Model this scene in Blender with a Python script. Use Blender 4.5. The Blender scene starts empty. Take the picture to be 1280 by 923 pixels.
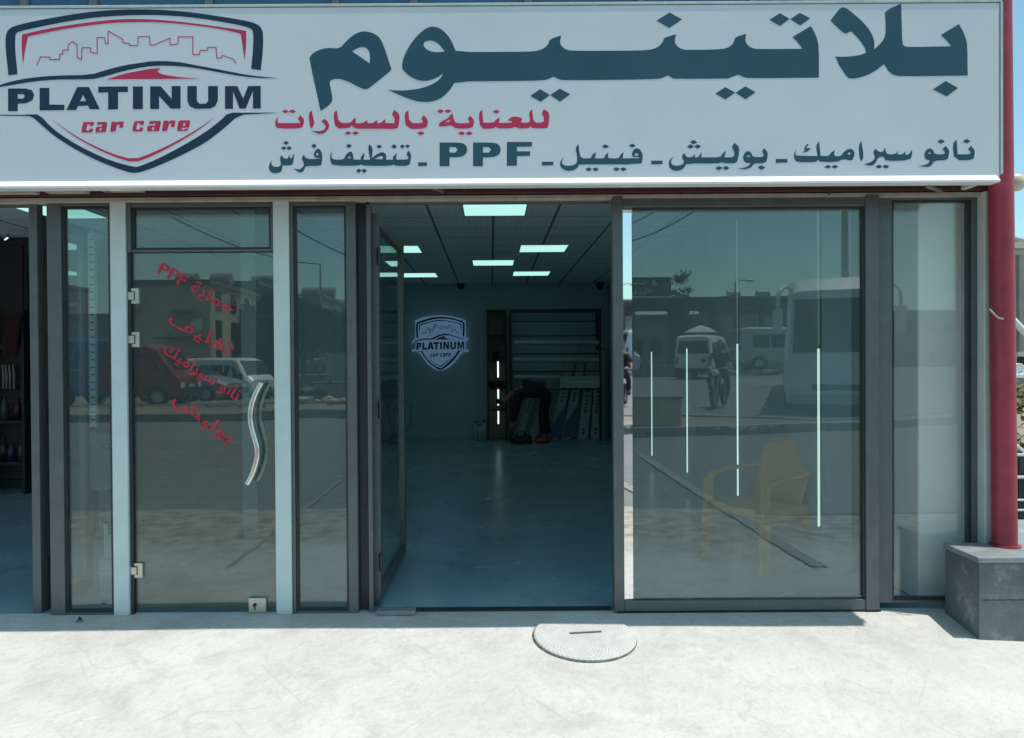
import bpy, bmesh, math, random
from mathutils import Vector, Matrix
from mathutils.geometry import delaunay_2d_cdt
R = math.radians
random.seed(7)
SC = bpy.context.scene
COL = SC.collection

# ------------------------------------------------------------------ camera
EYE = Vector((0.0, 0.0, 1.40))
FOC = 950.0                                  # focal length in pixels of the 1280 px wide photograph
CX = 614.0                                   # the photograph is cropped: its optical axis is left of the middle
PITCH, ROLL = math.atan(8.5 / FOC), R(0.37)
cam = bpy.data.cameras.new('camera')
cam.lens = 36.0 * FOC / 1280.0
cam.sensor_width = 36.0
cam.sensor_fit = 'HORIZONTAL'
cam.clip_start, cam.clip_end = 0.05, 2000
cam_ob = bpy.data.objects.new('camera', cam)
cam_ob.location = EYE
cam.shift_x = (640.0 - CX) / 1280.0
Fv = Vector((0, math.cos(PITCH), -math.sin(PITCH)))
_u = Vector((1, 0, 0)).cross(Fv)
Rv = Vector((1, 0, 0)) * math.cos(ROLL) - _u * math.sin(ROLL)
Uv = _u * math.cos(ROLL) + Vector((1, 0, 0)) * math.sin(ROLL)
cam_ob.rotation_euler = Matrix((Rv, Uv, -Fv)).transposed().to_euler()
COL.objects.link(cam_ob)
SC.camera = cam_ob

# ------------------------------------------------------------------ sky, sun, exposure
SUN = Vector((0.26, -0.075, 1.0)).normalized()      # direction towards the sun
world = bpy.data.worlds.new('World'); SC.world = world
world.use_nodes = True
nt = world.node_tree
bg = nt.nodes['Background']
sky = nt.nodes.new('ShaderNodeTexSky')
sky.sky_type = 'NISHITA'; sky.sun_disc = False
sky.sun_elevation = math.asin(SUN.z)
sky.sun_rotation = math.atan2(SUN.x, SUN.y)
sky.altitude = 300; sky.air_density = 1.0; sky.dust_density = 1.6; sky.ozone_density = 0.6
tintn = nt.nodes.new('ShaderNodeMix'); tintn.data_type = 'RGBA'; tintn.blend_type = 'MULTIPLY'
tintn.inputs['Factor'].default_value = 1.0; tintn.inputs['B'].default_value = (0.88, 1.18, 1.06, 1)      # hazy, slightly green summer sky
nt.links.new(sky.outputs[0], tintn.inputs['A']); nt.links.new(tintn.outputs['Result'], bg.inputs[0])
bg.inputs[1].default_value = 0.15
sl = bpy.data.lights.new('sun', 'SUN'); sl.energy = 3.8; sl.angle = R(0.53); sl.color = (1.0, 0.96, 0.90)
so = bpy.data.objects.new('sun', sl); so.rotation_euler = SUN.to_track_quat('Z', 'Y').to_euler(); so.location = (6, -4, 20)
COL.objects.link(so)
vs = SC.view_settings
SC.display_settings.display_device = 'sRGB'
vs.view_transform = 'Standard'; vs.look = 'None'; vs.exposure = 0.12; vs.gamma = 1.0; vs.use_curve_mapping = False
SC.render.engine = 'CYCLES'
cy = SC.cycles
cy.use_denoising = True; cy.max_bounces = 10; cy.diffuse_bounces = 4; cy.glossy_bounces = 5
cy.transparent_max_bounces = 20; cy.transmission_bounces = 6
cy.sample_clamp_indirect = 6.0; cy.blur_glossy = 0.2; cy.caustics_reflective = False

# ------------------------------------------------------------------ geometry helpers
D = 4.25                                     # distance of the shop front

def W(px, py, Y):
    """the point of the plane y = Y that the photograph shows at pixel px, py"""
    d = Fv * FOC + Rv * (px - CX) + Uv * (461.5 - py)
    return EYE + d * (Y / d.y)

def M_(px, py, dv):
    """a place in the street, given where its mirror image stands in the shop glass (dv metres away)"""
    p = W(px, py, dv)
    return Vector((p.x, 2 * D - p.y, p.z))

def fx(px): return W(px, 500, D).x
def fz(py, px=640): return W(px, py, D).z

class MB:
    def __init__(s): s.v = []; s.f = []; s.sm = []
    def add(s, vs, fs, smooth=False):
        o = len(s.v); s.v += [tuple(v) for v in vs]
        for f in fs: s.f.append([i + o for i in f]); s.sm.append(smooth)
        return s
    def box(s, x0, x1, y0, y1, z0, z1):
        if x0 > x1: x0, x1 = x1, x0
        if y0 > y1: y0, y1 = y1, y0
        if z0 > z1: z0, z1 = z1, z0
        return s.add([(x0,y0,z0),(x1,y0,z0),(x1,y1,z0),(x0,y1,z0),(x0,y0,z1),(x1,y0,z1),(x1,y1,z1),(x0,y1,z1)],
                     [(0,3,2,1),(4,5,6,7),(0,1,5,4),(1,2,6,5),(2,3,7,6),(3,0,4,7)])
    def obox(s, c, size, M=None):
        c = Vector(c); a, b, d = [t / 2 for t in size]
        P = [Vector(p) for p in [(-a,-b,-d),(a,-b,-d),(a,b,-d),(-a,b,-d),(-a,-b,d),(a,-b,d),(a,b,d),(-a,b,d)]]
        if M is not None: P = [M @ p for p in P]
        return s.add([p + c for p in P], [(0,3,2,1),(4,5,6,7),(0,1,5,4),(1,2,6,5),(2,3,7,6),(3,0,4,7)])
    def cyl(s, p0, p1, r0, r1=None, n=16, cap=True, smooth=True):
        if r1 is None: r1 = r0
        p0, p1 = Vector(p0), Vector(p1)
        d = (p1 - p0).normalized()
        a = d.orthogonal().normalized(); b = d.cross(a)
        vs = []
        for p, r in ((p0, r0), (p1, r1)):
            for i in range(n):
                t = 2 * math.pi * i / n
                vs.append(p + a * (r * math.cos(t)) + b * (r * math.sin(t)))
        s.add(vs, [(i, (i + 1) % n, n + (i + 1) % n, n + i) for i in range(n)], smooth)
        if cap: s.add(vs, [tuple(range(n - 1, -1, -1)), tuple(range(n, 2 * n))])
        return s
    def tube(s, pts, r, n=10, smooth=True):
        pts = [Vector(p) for p in pts]
        rr = r if isinstance(r, (list, tuple)) else [r] * len(pts)
        t0 = (pts[1] - pts[0]).normalized(); a = t0.orthogonal().normalized()
        rings = []
        for i, p in enumerate(pts):
            t = (pts[min(i + 1, len(pts) - 1)] - pts[max(i - 1, 0)]).normalized()
            a = (a - t * a.dot(t)).normalized(); b = t.cross(a)
            rings.append([p + a * (rr[i] * math.cos(2 * math.pi * k / n)) + b * (rr[i] * math.sin(2 * math.pi * k / n)) for k in range(n)])
        vs = [v for q in rings for v in q]; fs = []
        for i in range(len(pts) - 1):
            for k in range(n):
                fs.append((i*n+k, i*n+(k+1)%n, (i+1)*n+(k+1)%n, (i+1)*n+k))
        s.add(vs, fs, smooth)
        s.add(vs, [tuple(range(n - 1, -1, -1)), tuple(range((len(pts)-1)*n, len(pts)*n))])
        return s
    def prism(s, poly, fn0, fn1):
        """poly in 2d, fn0 / fn1 turn a 2d point into the two end faces"""
        n = len(poly)
        vs = [fn0(*p) for p in poly] + [fn1(*p) for p in poly]
        return s.add(vs, [tuple(range(n)), tuple(range(2*n-1, n-1, -1))] + [(i, n+i, n+(i+1)%n, (i+1)%n) for i in range(n)])
    def lathe(s, prof, c=(0,0,0), axis='Z', n=24, smooth=True):
        c = Vector(c); vs = []; m = len(prof)
        for i in range(n):
            t = 2 * math.pi * i / n
            for r, h in prof:
                p = (r*math.cos(t), r*math.sin(t), h)
                if axis == 'Y': p = (p[0], p[2], p[1])
                if axis == 'X': p = (p[2], p[0], p[1])
                vs.append(c + Vector(p))
        fs = [(i*m+j, ((i+1)%n)*m+j, ((i+1)%n)*m+j+1, i*m+j+1) for i in range(n) for j in range(m-1)]
        return s.add(vs, fs, smooth)
    def build(s, name, mat, parent=None, bevel=0.0, loc=None):
        me = bpy.data.meshes.new(name)
        off = Vector((0,0,0))
        me.from_pydata(s.v, [], s.f); me.update()
        for p, k in zip(me.polygons, s.sm): p.use_smooth = k
        bm = bmesh.new(); bm.from_mesh(me); bmesh.ops.recalc_face_normals(bm, faces=bm.faces); bm.to_mesh(me); bm.free()
        o = bpy.data.objects.new(name, me); COL.objects.link(o)
        if mat: me.materials.append(mat)
        if bevel:
            m = o.modifiers.new('bevel', 'BEVEL'); m.width = bevel; m.segments = 2; m.limit_method = 'ANGLE'; m.angle_limit = R(40)
        if parent:
            o.parent = parent
        return o

def tag(o, label=None, cat=None, group=None, kind=None):
    if label: o['label'] = label
    if cat: o['category'] = cat
    if group: o['group'] = group
    if kind: o['kind'] = kind
    return o
def thing(name, label, cat, loc=(0,0,0), rz=0.0, group=None):
    o = bpy.data.objects.new(name, None); o.empty_display_size = 0.2
    o.location = loc; o.rotation_euler = (0, 0, rz); COL.objects.link(o)
    return tag(o, label, cat, group)
def struct(name, mb, mat, bevel=0.0):
    return tag(mb.build(name, mat, None, bevel), kind='structure')
def world_child(o, root):
    """parent a mesh given in world coordinates to a root that is moved / turned"""
    o.parent = root
    M = Matrix.Translation(root.location) @ root.rotation_euler.to_matrix().to_4x4()
    o.data.transform(M.inverted())
    return o
def copy_tree(o, parent=None):
    c = o.copy(); COL.objects.link(c)
    if parent: c.parent = parent
    for ch in list(o.children): copy_tree(ch, c)
    return c

# ------------------------------------------------------------------ materials
def mat(name, col, rough=0.5, metal=0.0, var=0.0, scale=6.0, bump=0.0, bscale=60.0, col2=None, spec=0.5, coat=0.0, stretch=None, detail=4):
    m = bpy.data.materials.new(name); m.use_nodes = True
    n = m.node_tree.nodes; l = m.node_tree.links
    b = n['Principled BSDF']
    b.inputs['Base Color'].default_value = (*col, 1); b.inputs['Roughness'].default_value = rough
    b.inputs['Metallic'].default_value = metal; b.inputs['Specular IOR Level'].default_value = spec
    b.inputs['Coat Weight'].default_value = coat
    tc = n.new('ShaderNodeTexCoord'); src = tc.outputs['Object']
    if stretch:
        mp = n.new('ShaderNodeMapping'); mp.inputs['Scale'].default_value = stretch
        l.new(src, mp.inputs[0]); src = mp.outputs[0]
    if var or col2:
        t = n.new('ShaderNodeTexNoise'); t.inputs['Scale'].default_value = scale; t.inputs['Detail'].default_value = detail
        t.inputs['Roughness'].default_value = 0.65
        l.new(src, t.inputs[0])
        r = n.new('ShaderNodeValToRGB')
        c2 = col2 or tuple(max(0, c * (1 - var)) for c in col)
        c1 = col if col2 else tuple(min(1, c * (1 + var)) for c in col)
        r.color_ramp.elements[0].position = 0.32; r.color_ramp.elements[1].position = 0.68
        r.color_ramp.elements[0].color = (*c2, 1); r.color_ramp.elements[1].color = (*c1, 1)
        l.new(t.outputs['Fac'], r.inputs[0]); l.new(r.outputs[0], b.inputs['Base Color'])
        mr = n.new('ShaderNodeMapRange'); mr.inputs['To Min'].default_value = max(0.02, rough - 0.1 * (1 if rough > .15 else 0)); mr.inputs['To Max'].default_value = min(1, rough + 0.12)
        l.new(t.outputs['Fac'], mr.inputs[0]); l.new(mr.outputs[0], b.inputs['Roughness'])
    if bump:
        t2 = n.new('ShaderNodeTexNoise'); t2.inputs['Scale'].default_value = bscale; t2.inputs['Detail'].default_value = 5
        l.new(src, t2.inputs[0])
        bp = n.new('ShaderNodeBump'); bp.inputs['Strength'].default_value = bump; bp.inputs['Distance'].default_value = 0.02
        l.new(t2.outputs['Fac'], bp.inputs['Height']); l.new(bp.outputs[0], b.inputs['Normal'])
    return m
def emit(name, col, s):
    m = bpy.data.materials.new(name); m.use_nodes = True
    n = m.node_tree.nodes; n.clear()
    e = n.new('ShaderNodeEmission'); e.inputs[0].default_value = (*col, 1); e.inputs[1].default_value = s
    o = n.new('ShaderNodeOutputMaterial'); m.node_tree.links.new(e.outputs[0], o.inputs[0])
    return m
def glass(name, tint, refl, wav=0.0, dust=0.05):
    """tinted window glass: each face of the pane reflects a share (more at grazing angles) and lets the rest through"""
    m = bpy.data.materials.new(name); m.use_nodes = True
    n = m.node_tree.nodes; l = m.node_tree.links; n.clear()
    o = n.new('ShaderNodeOutputMaterial'); mix = n.new('ShaderNodeMixShader')
    tr = n.new('ShaderNodeBsdfTransparent'); tr.inputs[0].default_value = (*tint, 1)
    gl = n.new('ShaderNodeBsdfGlossy'); gl.inputs['Roughness'].default_value = 0.0; gl.inputs[0].default_value = (0.94, 1.0, 0.98, 1)
    lw = n.new('ShaderNodeLayerWeight'); lw.inputs[0].default_value = 0.5
    pw = n.new('ShaderNodeMath'); pw.operation = 'POWER'; pw.inputs[1].default_value = 4.0
    l.new(lw.outputs['Facing'], pw.inputs[0])
    mr = n.new('ShaderNodeMapRange'); mr.inputs['To Min'].default_value = refl; mr.inputs['To Max'].default_value = 0.85
    l.new(pw.outputs[0], mr.inputs[0]); l.new(mr.outputs[0], mix.inputs[0])
    if wav:
        tc = n.new('ShaderNodeTexCoord'); t = n.new('ShaderNodeTexNoise'); t.inputs['Scale'].default_value = 1.1; t.inputs['Detail'].default_value = 1
        l.new(tc.outputs['Object'], t.inputs[0])
        bp = n.new('ShaderNodeBump'); bp.inputs['Strength'].default_value = wav; bp.inputs['Distance'].default_value = 0.01
        l.new(t.outputs['Fac'], bp.inputs['Height']); l.new(bp.outputs[0], gl.inputs['Normal'])
    if dust:                                   # a film of street dust on both faces
        df = n.new('ShaderNodeBsdfDiffuse'); df.inputs[0].default_value = (.60, .68, .66, 1); md = n.new('ShaderNodeMixShader')
        tc2 = n.new('ShaderNodeTexCoord'); tn = n.new('ShaderNodeTexNoise'); tn.inputs['Scale'].default_value = 2.2; tn.inputs['Detail'].default_value = 6
        l.new(tc2.outputs['Object'], tn.inputs[0]); dr = n.new('ShaderNodeMapRange'); dr.inputs['From Min'].default_value = .3; dr.inputs['From Max'].default_value = .7
        dr.inputs['To Min'].default_value = dust * .8; dr.inputs['To Max'].default_value = dust * 1.2; l.new(tn.outputs['Fac'], dr.inputs[0]); l.new(dr.outputs[0], md.inputs[0])
        l.new(tr.outputs[0], md.inputs[1]); l.new(df.outputs[0], md.inputs[2]); tr = md
    l.new(tr.outputs[0], mix.inputs[1]); l.new(gl.outputs[0], mix.inputs[2]); l.new(mix.outputs[0], o.inputs[0])
    return m

def concrete_mat(name, base, dark, crack=0.3, rough=0.85, sand=False):
    m = mat(name, base, rough, bump=0.55, bscale=26, col2=dark, scale=1.7, detail=9)
    n = m.node_tree.nodes; l = m.node_tree.links; b = n['Principled BSDF']
    src = b.inputs['Base Color'].links[0].from_socket
    tc = n.new('ShaderNodeTexCoord')
    # curved tyre scuffs and hairline cracks: thin level lines of a stretched noise
    def lines(scale, w, off, thr):
        t = n.new('ShaderNodeTexNoise'); t.inputs['Scale'].default_value = scale; t.inputs['Detail'].default_value = 1.5
        mp = n.new('ShaderNodeMapping'); mp.inputs['Location'].default_value = off
        l.new(tc.outputs['Object'], mp.inputs[0]); l.new(mp.outputs[0], t.inputs[0])
        s1 = n.new('ShaderNodeMath'); s1.operation = 'SUBTRACT'; s1.inputs[1].default_value = 0.5; l.new(t.outputs['Fac'], s1.inputs[0])
        a = n.new('ShaderNodeMath'); a.operation = 'ABSOLUTE'; l.new(s1.outputs[0], a.inputs[0])
        r = n.new('ShaderNodeMapRange'); r.inputs['From Max'].default_value = w; r.inputs['To Min'].default_value = 1; r.inputs['To Max'].default_value = 0
        l.new(a.outputs[0], r.inputs[0])
        k = n.new('ShaderNodeTexNoise'); k.inputs['Scale'].default_value = 1.3; k.inputs['Detail'].default_value = 2
        mp2 = n.new('ShaderNodeMapping'); mp2.inputs['Location'].default_value = (off[1], off[0], 3.3)
        l.new(tc.outputs['Object'], mp2.inputs[0]); l.new(mp2.outputs[0], k.inputs[0])
        kr = n.new('ShaderNodeMapRange'); kr.inputs['From Min'].default_value = thr; kr.inputs['From Max'].default_value = thr + .08
        l.new(k.outputs['Fac'], kr.inputs[0])
        mu = n.new('ShaderNodeMath'); mu.operation = 'MULTIPLY'; l.new(r.outputs[0], mu.inputs[0]); l.new(kr.outputs[0], mu.inputs[1])
        return mu.outputs[0]
    for sc, w, off, thr, f in ((0.9, .004, (3.1, .7, 0), .50, crack), (1.6, .005, (9.1, 4.7, 0), .54, crack * .8), (2.6, .004, (1.1, 8.7, 0), .56, crack * .6)):
        ls = lines(sc, w, off, thr)
        mx = n.new('ShaderNodeMix'); mx.data_type = 'RGBA'; mx.inputs['B'].default_value = tuple(c * .42 for c in base) + (1,)
        sf = n.new('ShaderNodeMath'); sf.operation = 'MULTIPLY'; sf.inputs[1].default_value = f; l.new(ls, sf.inputs[0])
        l.new(sf.outputs[0], mx.inputs['Factor']); l.new(src, mx.inputs['A']); src = mx.outputs['Result']
    # trowel scratches: long thin streaks in two directions
    for rot, sx, sy, thr, amt in ((.9, 3, 70, .66, .35), (2.2, 4, 95, .67, .30)):
        mp = n.new('ShaderNodeMapping'); mp.inputs['Rotation'].default_value = (0, 0, rot); mp.inputs['Scale'].default_value = (sx, sy, 1)
        rt = n.new('ShaderNodeVectorRotate'); rt.rotation_type = 'Z_AXIS'; rt.inputs['Angle'].default_value = rot
        l.new(tc.outputs['Object'], rt.inputs['Vector']); mp.inputs['Rotation'].default_value = (0, 0, 0); l.new(rt.outputs[0], mp.inputs[0])
        t = n.new('ShaderNodeTexNoise'); t.inputs['Scale'].default_value = .35; t.inputs['Detail'].default_value = 3; l.new(mp.outputs[0], t.inputs[0])
        r = n.new('ShaderNodeMapRange'); r.inputs['From Min'].default_value = thr; r.inputs['From Max'].default_value = thr + .06; r.inputs['To Max'].default_value = amt; l.new(t.outputs['Fac'], r.inputs[0])
        mx = n.new('ShaderNodeMix'); mx.data_type = 'RGBA'; mx.inputs['B'].default_value = tuple(c * .6 for c in base) + (1,)
        l.new(r.outputs[0], mx.inputs['Factor']); l.new(src, mx.inputs['A']); src = mx.outputs['Result']
    for scm, lo, hi, amt, k in ((3.2, .50, .66, .55, .66), (11, .52, .68, .46, .66), (.8, .46, .64, .42, .72)):
        t = n.new('ShaderNodeTexNoise'); t.inputs['Scale'].default_value = scm; t.inputs['Detail'].default_value = 7; t.inputs['Roughness'].default_value = .7; t.inputs['Distortion'].default_value = .6
        l.new(tc.outputs['Object'], t.inputs[0])
        r = n.new('ShaderNodeMapRange'); r.inputs['From Min'].default_value = lo; r.inputs['From Max'].default_value = hi; r.inputs['To Max'].default_value = amt; l.new(t.outputs['Fac'], r.inputs[0])
        mx = n.new('ShaderNodeMix'); mx.data_type = 'RGBA'; mx.inputs['B'].default_value = (base[0] * k, base[1] * k * .98, base[2] * k * .93, 1)
        l.new(r.outputs[0], mx.inputs['Factor']); l.new(src, mx.inputs['A']); src = mx.outputs['Result']
    # fine speckle and blotches of grey dirt
    t = n.new('ShaderNodeTexNoise'); t.inputs['Scale'].default_value = 55; t.inputs['Detail'].default_value = 3; l.new(tc.outputs['Object'], t.inputs[0])
    r = n.new('ShaderNodeMapRange'); r.inputs['From Min'].default_value = .58; r.inputs['From Max'].default_value = .78; r.inputs['To Max'].default_value = .35; l.new(t.outputs['Fac'], r.inputs[0])
    mx = n.new('ShaderNodeMix'); mx.data_type = 'RGBA'; mx.inputs['B'].default_value = tuple(c * .55 for c in base) + (1,)
    l.new(r.outputs[0], mx.inputs['Factor']); l.new(src, mx.inputs['A'])
    src = mx.outputs['Result']
    if sand:                                   # sand trodden in from the road: thicker towards it, with a ragged edge
        sp = n.new('ShaderNodeSeparateXYZ'); l.new(tc.outputs['Object'], sp.inputs[0])
        t = n.new('ShaderNodeTexNoise'); t.inputs['Scale'].default_value = 1.4; t.inputs['Detail'].default_value = 8; t.inputs['Roughness'].default_value = .72; l.new(tc.outputs['Object'], t.inputs[0])
        ad = n.new('ShaderNodeMath'); ad.operation = 'MULTIPLY_ADD'; ad.inputs[1].default_value = 2.6; l.new(t.outputs['Fac'], ad.inputs[0]); l.new(sp.outputs[1], ad.inputs[2])
        r = n.new('ShaderNodeMapRange'); r.inputs['From Min'].default_value = 4.05; r.inputs['From Max'].default_value = 3.1; r.inputs['To Max'].default_value = .9; l.new(ad.outputs[0], r.inputs[0])
        t2 = n.new('ShaderNodeTexNoise'); t2.inputs['Scale'].default_value = 7; t2.inputs['Detail'].default_value = 8; l.new(tc.outputs['Object'], t2.inputs[0])
        cr = n.new('ShaderNodeValToRGB'); cr.color_ramp.elements[0].position = .36; cr.color_ramp.elements[1].position = .6
        cr.color_ramp.elements[0].color = (.20, .175, .14, 1); cr.color_ramp.elements[1].color = (.44, .40, .33, 1); l.new(t2.outputs['Fac'], cr.inputs[0])
        mx = n.new('ShaderNodeMix'); mx.data_type = 'RGBA'; l.new(r.outputs[0], mx.inputs['Factor']); l.new(src, mx.inputs['A']); l.new(cr.outputs[0], mx.inputs['B']); src = mx.outputs['Result']
    l.new(src, b.inputs['Base Color'])
    return m
def tile_mat(name, base, line, step, fine, ox=0.0, oy=0.0, rough=0.7):
    """suspended ceiling: wide dark rails every `step` metres and a fine square pattern on each tile"""
    m = mat(name, base, rough); n = m.node_tree.nodes; l = m.node_tree.links; b = n['Principled BSDF']
    tc = n.new('ShaderNodeTexCoord'); sp = n.new('ShaderNodeSeparateXYZ'); l.new(tc.outputs['Object'], sp.inputs[0])
    def grid(sock, off, st, w):
        a = n.new('ShaderNodeMath'); a.operation = 'SUBTRACT'; a.inputs[1].default_value = off; l.new(sock, a.inputs[0])
        p = n.new('ShaderNodeMath'); p.operation = 'PINGPONG'; p.inputs[1].default_value = st / 2; l.new(a.outputs[0], p.inputs[0])
        c = n.new('ShaderNodeMath'); c.operation = 'LESS_THAN'; c.inputs[1].default_value = w; l.new(p.outputs[0], c.inputs[0])
        return c.outputs[0]
    def mx(a, bq):
        q = n.new('ShaderNodeMath'); q.operation = 'MAXIMUM'; l.new(a, q.inputs[0]); l.new(bq, q.inputs[1]); return q.outputs[0]
    big = mx(grid(sp.outputs[0], ox, step, .014), grid(sp.outputs[1], oy, step, .008))
    fn = mx(grid(sp.outputs[0], ox, fine, .003), grid(sp.outputs[1], oy, fine, .003))
    m1 = n.new('ShaderNodeMix'); m1.data_type = 'RGBA'; m1.inputs['A'].default_value = (*base, 1); m1.inputs['B'].default_value = tuple(c * .80 for c in base) + (1,)
    l.new(fn, m1.inputs['Factor'])
    m2 = n.new('ShaderNodeMix'); m2.data_type = 'RGBA'; m2.inputs['B'].default_value = (*line, 1)
    l.new(m1.outputs['Result'], m2.inputs['A']); l.new(big, m2.inputs['Factor']); l.new(m2.outputs['Result'], b.inputs['Base Color'])
    return m
def mirror_mat(name):
    m = mat(name, (.92, .93, .93), .02, 1.0); return m

MT = dict(
    alu=mat('grey_aluminium', (.125, .14, .145), .42, .35, var=.10, scale=9, bump=.04, bscale=90),
    alu_d=mat('dark_aluminium', (.035, .045, .05), .45, .3, var=.2, scale=7),
    white_paint=mat('white_painted_metal', (.60, .69, .69), .4, var=.06, scale=5, bump=.03, bscale=40),
    wall_white=mat('white_plaster', (.56, .60, .57), .75, var=.10, scale=4, bump=.15, bscale=60),
    red_steel=mat('red_painted_steel', (.34, .035, .06), .42, 0, var=.22, scale=8, bump=.05, bscale=30),
    rust=mat('rusty_red_beam', (.10, .028, .025), .7, .1, col2=(.05, .02, .02), scale=14, bump=.2, bscale=50),
    beige=mat('beige_trim', (.42, .38, .31), .7, var=.15, scale=9),
    sign=mat('white_sign_sheet', (.69, .71, .735), .38, var=.035, scale=1.6, bump=.05, bscale=5),
    lip=mat('white_sign_edge', (.85, .87, .88), .3, var=.04, scale=3),
    navy=mat('navy_vinyl', (.007, .026, .060), .42, var=.12, scale=3),
    teal=mat('deep_blue_vinyl', (.020, .074, .112), .4, var=.10, scale=2),
    red=mat('red_vinyl', (.56, .022, .09), .42, var=.08, scale=4),
    red_door=mat('bright_red_vinyl', (.60, .022, .06), .5, var=.12, scale=9),
    chrome=mat('brushed_steel', (.72, .71, .68), .16, 1.0, var=.06, scale=20, stretch=(1, 1, 12)),
    satin=mat('satin_steel_plate', (.62, .58, .50), .35, .75, var=.10, scale=30),
    black=mat('black_plastic', (.012, .013, .014), .5),
    rubber=mat('tyre_rubber', (.02, .02, .021), .8, var=.2, scale=20),
    granite=mat('dark_granite', (.17, .19, .19), .55, 0, col2=(.085, .10, .105), scale=4, bump=.12, bscale=70, detail=8),
    granite_cap=mat('grey_stone_cap', (.27, .29, .29), .5, 0, col2=(.20, .22, .22), scale=9, bump=.1, bscale=80),
    floor=mat('epoxy_shop_floor', (.29, .46, .53), .24, 0, col2=(.25, .38, .45), scale=1.2, bump=.10, bscale=13, detail=8),
    inner=mat('grey_painted_wall', (.37, .52, .58), .8, var=.06, scale=2),
    inner_l=mat('pale_painted_pillar', (.84, .88, .86), .8, var=.04, scale=2),
    ceil=tile_mat('ceiling_tiles', (.90, .93, .92), (.16, .18, .18), .617, .0617, ox=.03, oy=.2),
    light=emit('panel_light', (.50, .95, .88), .92),
    led=emit('led_light', (.78, 1.0, .93), 1.25),
    led_dim=emit('dim_led_light', (.55, .9, .86), .16),
    yellow=mat('yellow_plastic', (.86, .47, .18), .35, var=.05, scale=3),
    wood=mat('tan_wood', (.33, .22, .12), .6, var=.2, scale=12, stretch=(1, 8, 1)),
    asphalt=mat('asphalt', (.225, .225, .215), .9, col2=(.17, .175, .168), scale=2.2, bump=.5, bscale=140, detail=9),
    dirt=mat('dusty_soil', (.30, .25, .19), .95, col2=(.20, .17, .13), scale=1.2, bump=.6, bscale=14, detail=9),
    kerb=mat('kerb_stone', (.26, .26, .25), .85, var=.2, scale=3, bump=.2),
    sandstone=mat('sandstone_block', (.58, .46, .29), .9, var=.15, scale=3, bump=.3),
    glass=glass('tinted_window_glass', (.76, .85, .85), .088, .003, .044),
    glass2=glass('clear_door_glass', (.70, .76, .72), .092, .003, .045),
    glass3=glass('light_window_glass', (.97, .985, .98), .06, .003, .03),
    vglass=mat('vehicle_glass', (.012, .018, .02), .08, 0, spec=.35),
    upglass=mat('blue_curtain_glass', (.018, .075, .13), .06, 0, spec=.8),
    mirror=mirror_mat('mirror_strip'),
    cover=None,
)

def stains(m, col, scale, lo, hi, amt, stretch=(1, 1, 1)):
    """scattered patches and drips of another colour over a material"""
    n = m.node_tree.nodes; l = m.node_tree.links; b = n['Principled BSDF']
    src = b.inputs['Base Color'].links[0].from_socket if b.inputs['Base Color'].links else None
    tc = n.new('ShaderNodeTexCoord'); mp = n.new('ShaderNodeMapping'); mp.inputs['Scale'].default_value = stretch
    t = n.new('ShaderNodeTexNoise'); t.inputs['Scale'].default_value = scale; t.inputs['Detail'].default_value = 8; t.inputs['Roughness'].default_value = .7
    l.new(tc.outputs['Object'], mp.inputs[0]); l.new(mp.outputs[0], t.inputs[0])
    r = n.new('ShaderNodeMapRange'); r.inputs['From Min'].default_value = lo; r.inputs['From Max'].default_value = hi; r.inputs['To Max'].default_value = amt
    l.new(t.outputs['Fac'], r.inputs[0])
    mx = n.new('ShaderNodeMix'); mx.data_type = 'RGBA'; mx.inputs['B'].default_value = (*col, 1)
    l.new(r.outputs[0], mx.inputs['Factor'])
    if src: l.new(src, mx.inputs['A'])
    else: mx.inputs['A'].default_value = b.inputs['Base Color'].default_value
    l.new(mx.outputs['Result'], b.inputs['Base Color'])
stains(MT['granite'], (.42, .43, .41), 8, .57, .68, .45)
stains(MT['granite'], (.07, .08, .085), 2.2, .50, .62, .6)
stains(MT['granite'], (.40, .40, .37), 30, .60, .75, .5, (1, 1, .25))
stains(MT['granite_cap'], (.50, .50, .47), 6, .56, .7, .5)
stains(MT['white_paint'], (.30, .30, .27), 9, .68, .78, .5, (1, 1, .5))
stains(MT['alu'], (.30, .31, .30), 12, .60, .8, .35, (2, 2, .5))
stains(MT['red_steel'], (.50, .20, .20), 14, .64, .74, .4, (1, 1, .4))
stains(MT['red_steel'], (.16, .03, .035), 5, .52, .70, .6, (2, 2, .3))
stains(MT['floor'], (.13, .17, .18), 2.6, .54, .70, .6, (1, .5, 1))
stains(MT['floor'], (.10, .13, .14), 22, .66, .74, .6, (1, .35, 1))
stains(MT['sign'], (.60, .62, .63), 1.1, .52, .75, .35, (1, 1, 2))
stains(MT['beige'], (.16, .14, .11), 10, .55, .7, .6)
# ------------------------------------------------------------------ ground
QR = 1.25
def ramp(q):                                  # height of the concrete apron q metres in front of the shop front
    q = max(0.0, q)
    return -0.10 * q if q < 1.0 else -0.10 - 0.05 * min(1, (q - 1.0)) * (1 - min(1, (q - 1.0)) * .5)
Y_EDGE = 0.62                                 # where the bright apron ends and the asphalt begins
CTRL = []                                     # known ground heights in the street (from things standing on it)
for px, py, dv in ((250,527,18),(190,507,24),(290,503,34),(400,520,18),(400,498,24),(430,467,45),(800,549,14.2),(1080,536,16.4),(900,508,20.5),(880,472,35),(1000,521,18.6),(820,470,45),(960,484,27)):
    p = M_(px, py, dv); CTRL.append((p.x, p.y, p.z))
for x in range(-24, 25, 6):
    CTRL.append((x, Y_EDGE, -.126)); CTRL.append((x, -3.0, -.13))
for x in (-60, -30, 0, 30, 60):
    CTRL.append((x, -75, .5)); CTRL.append((x, -110, .8))
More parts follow.
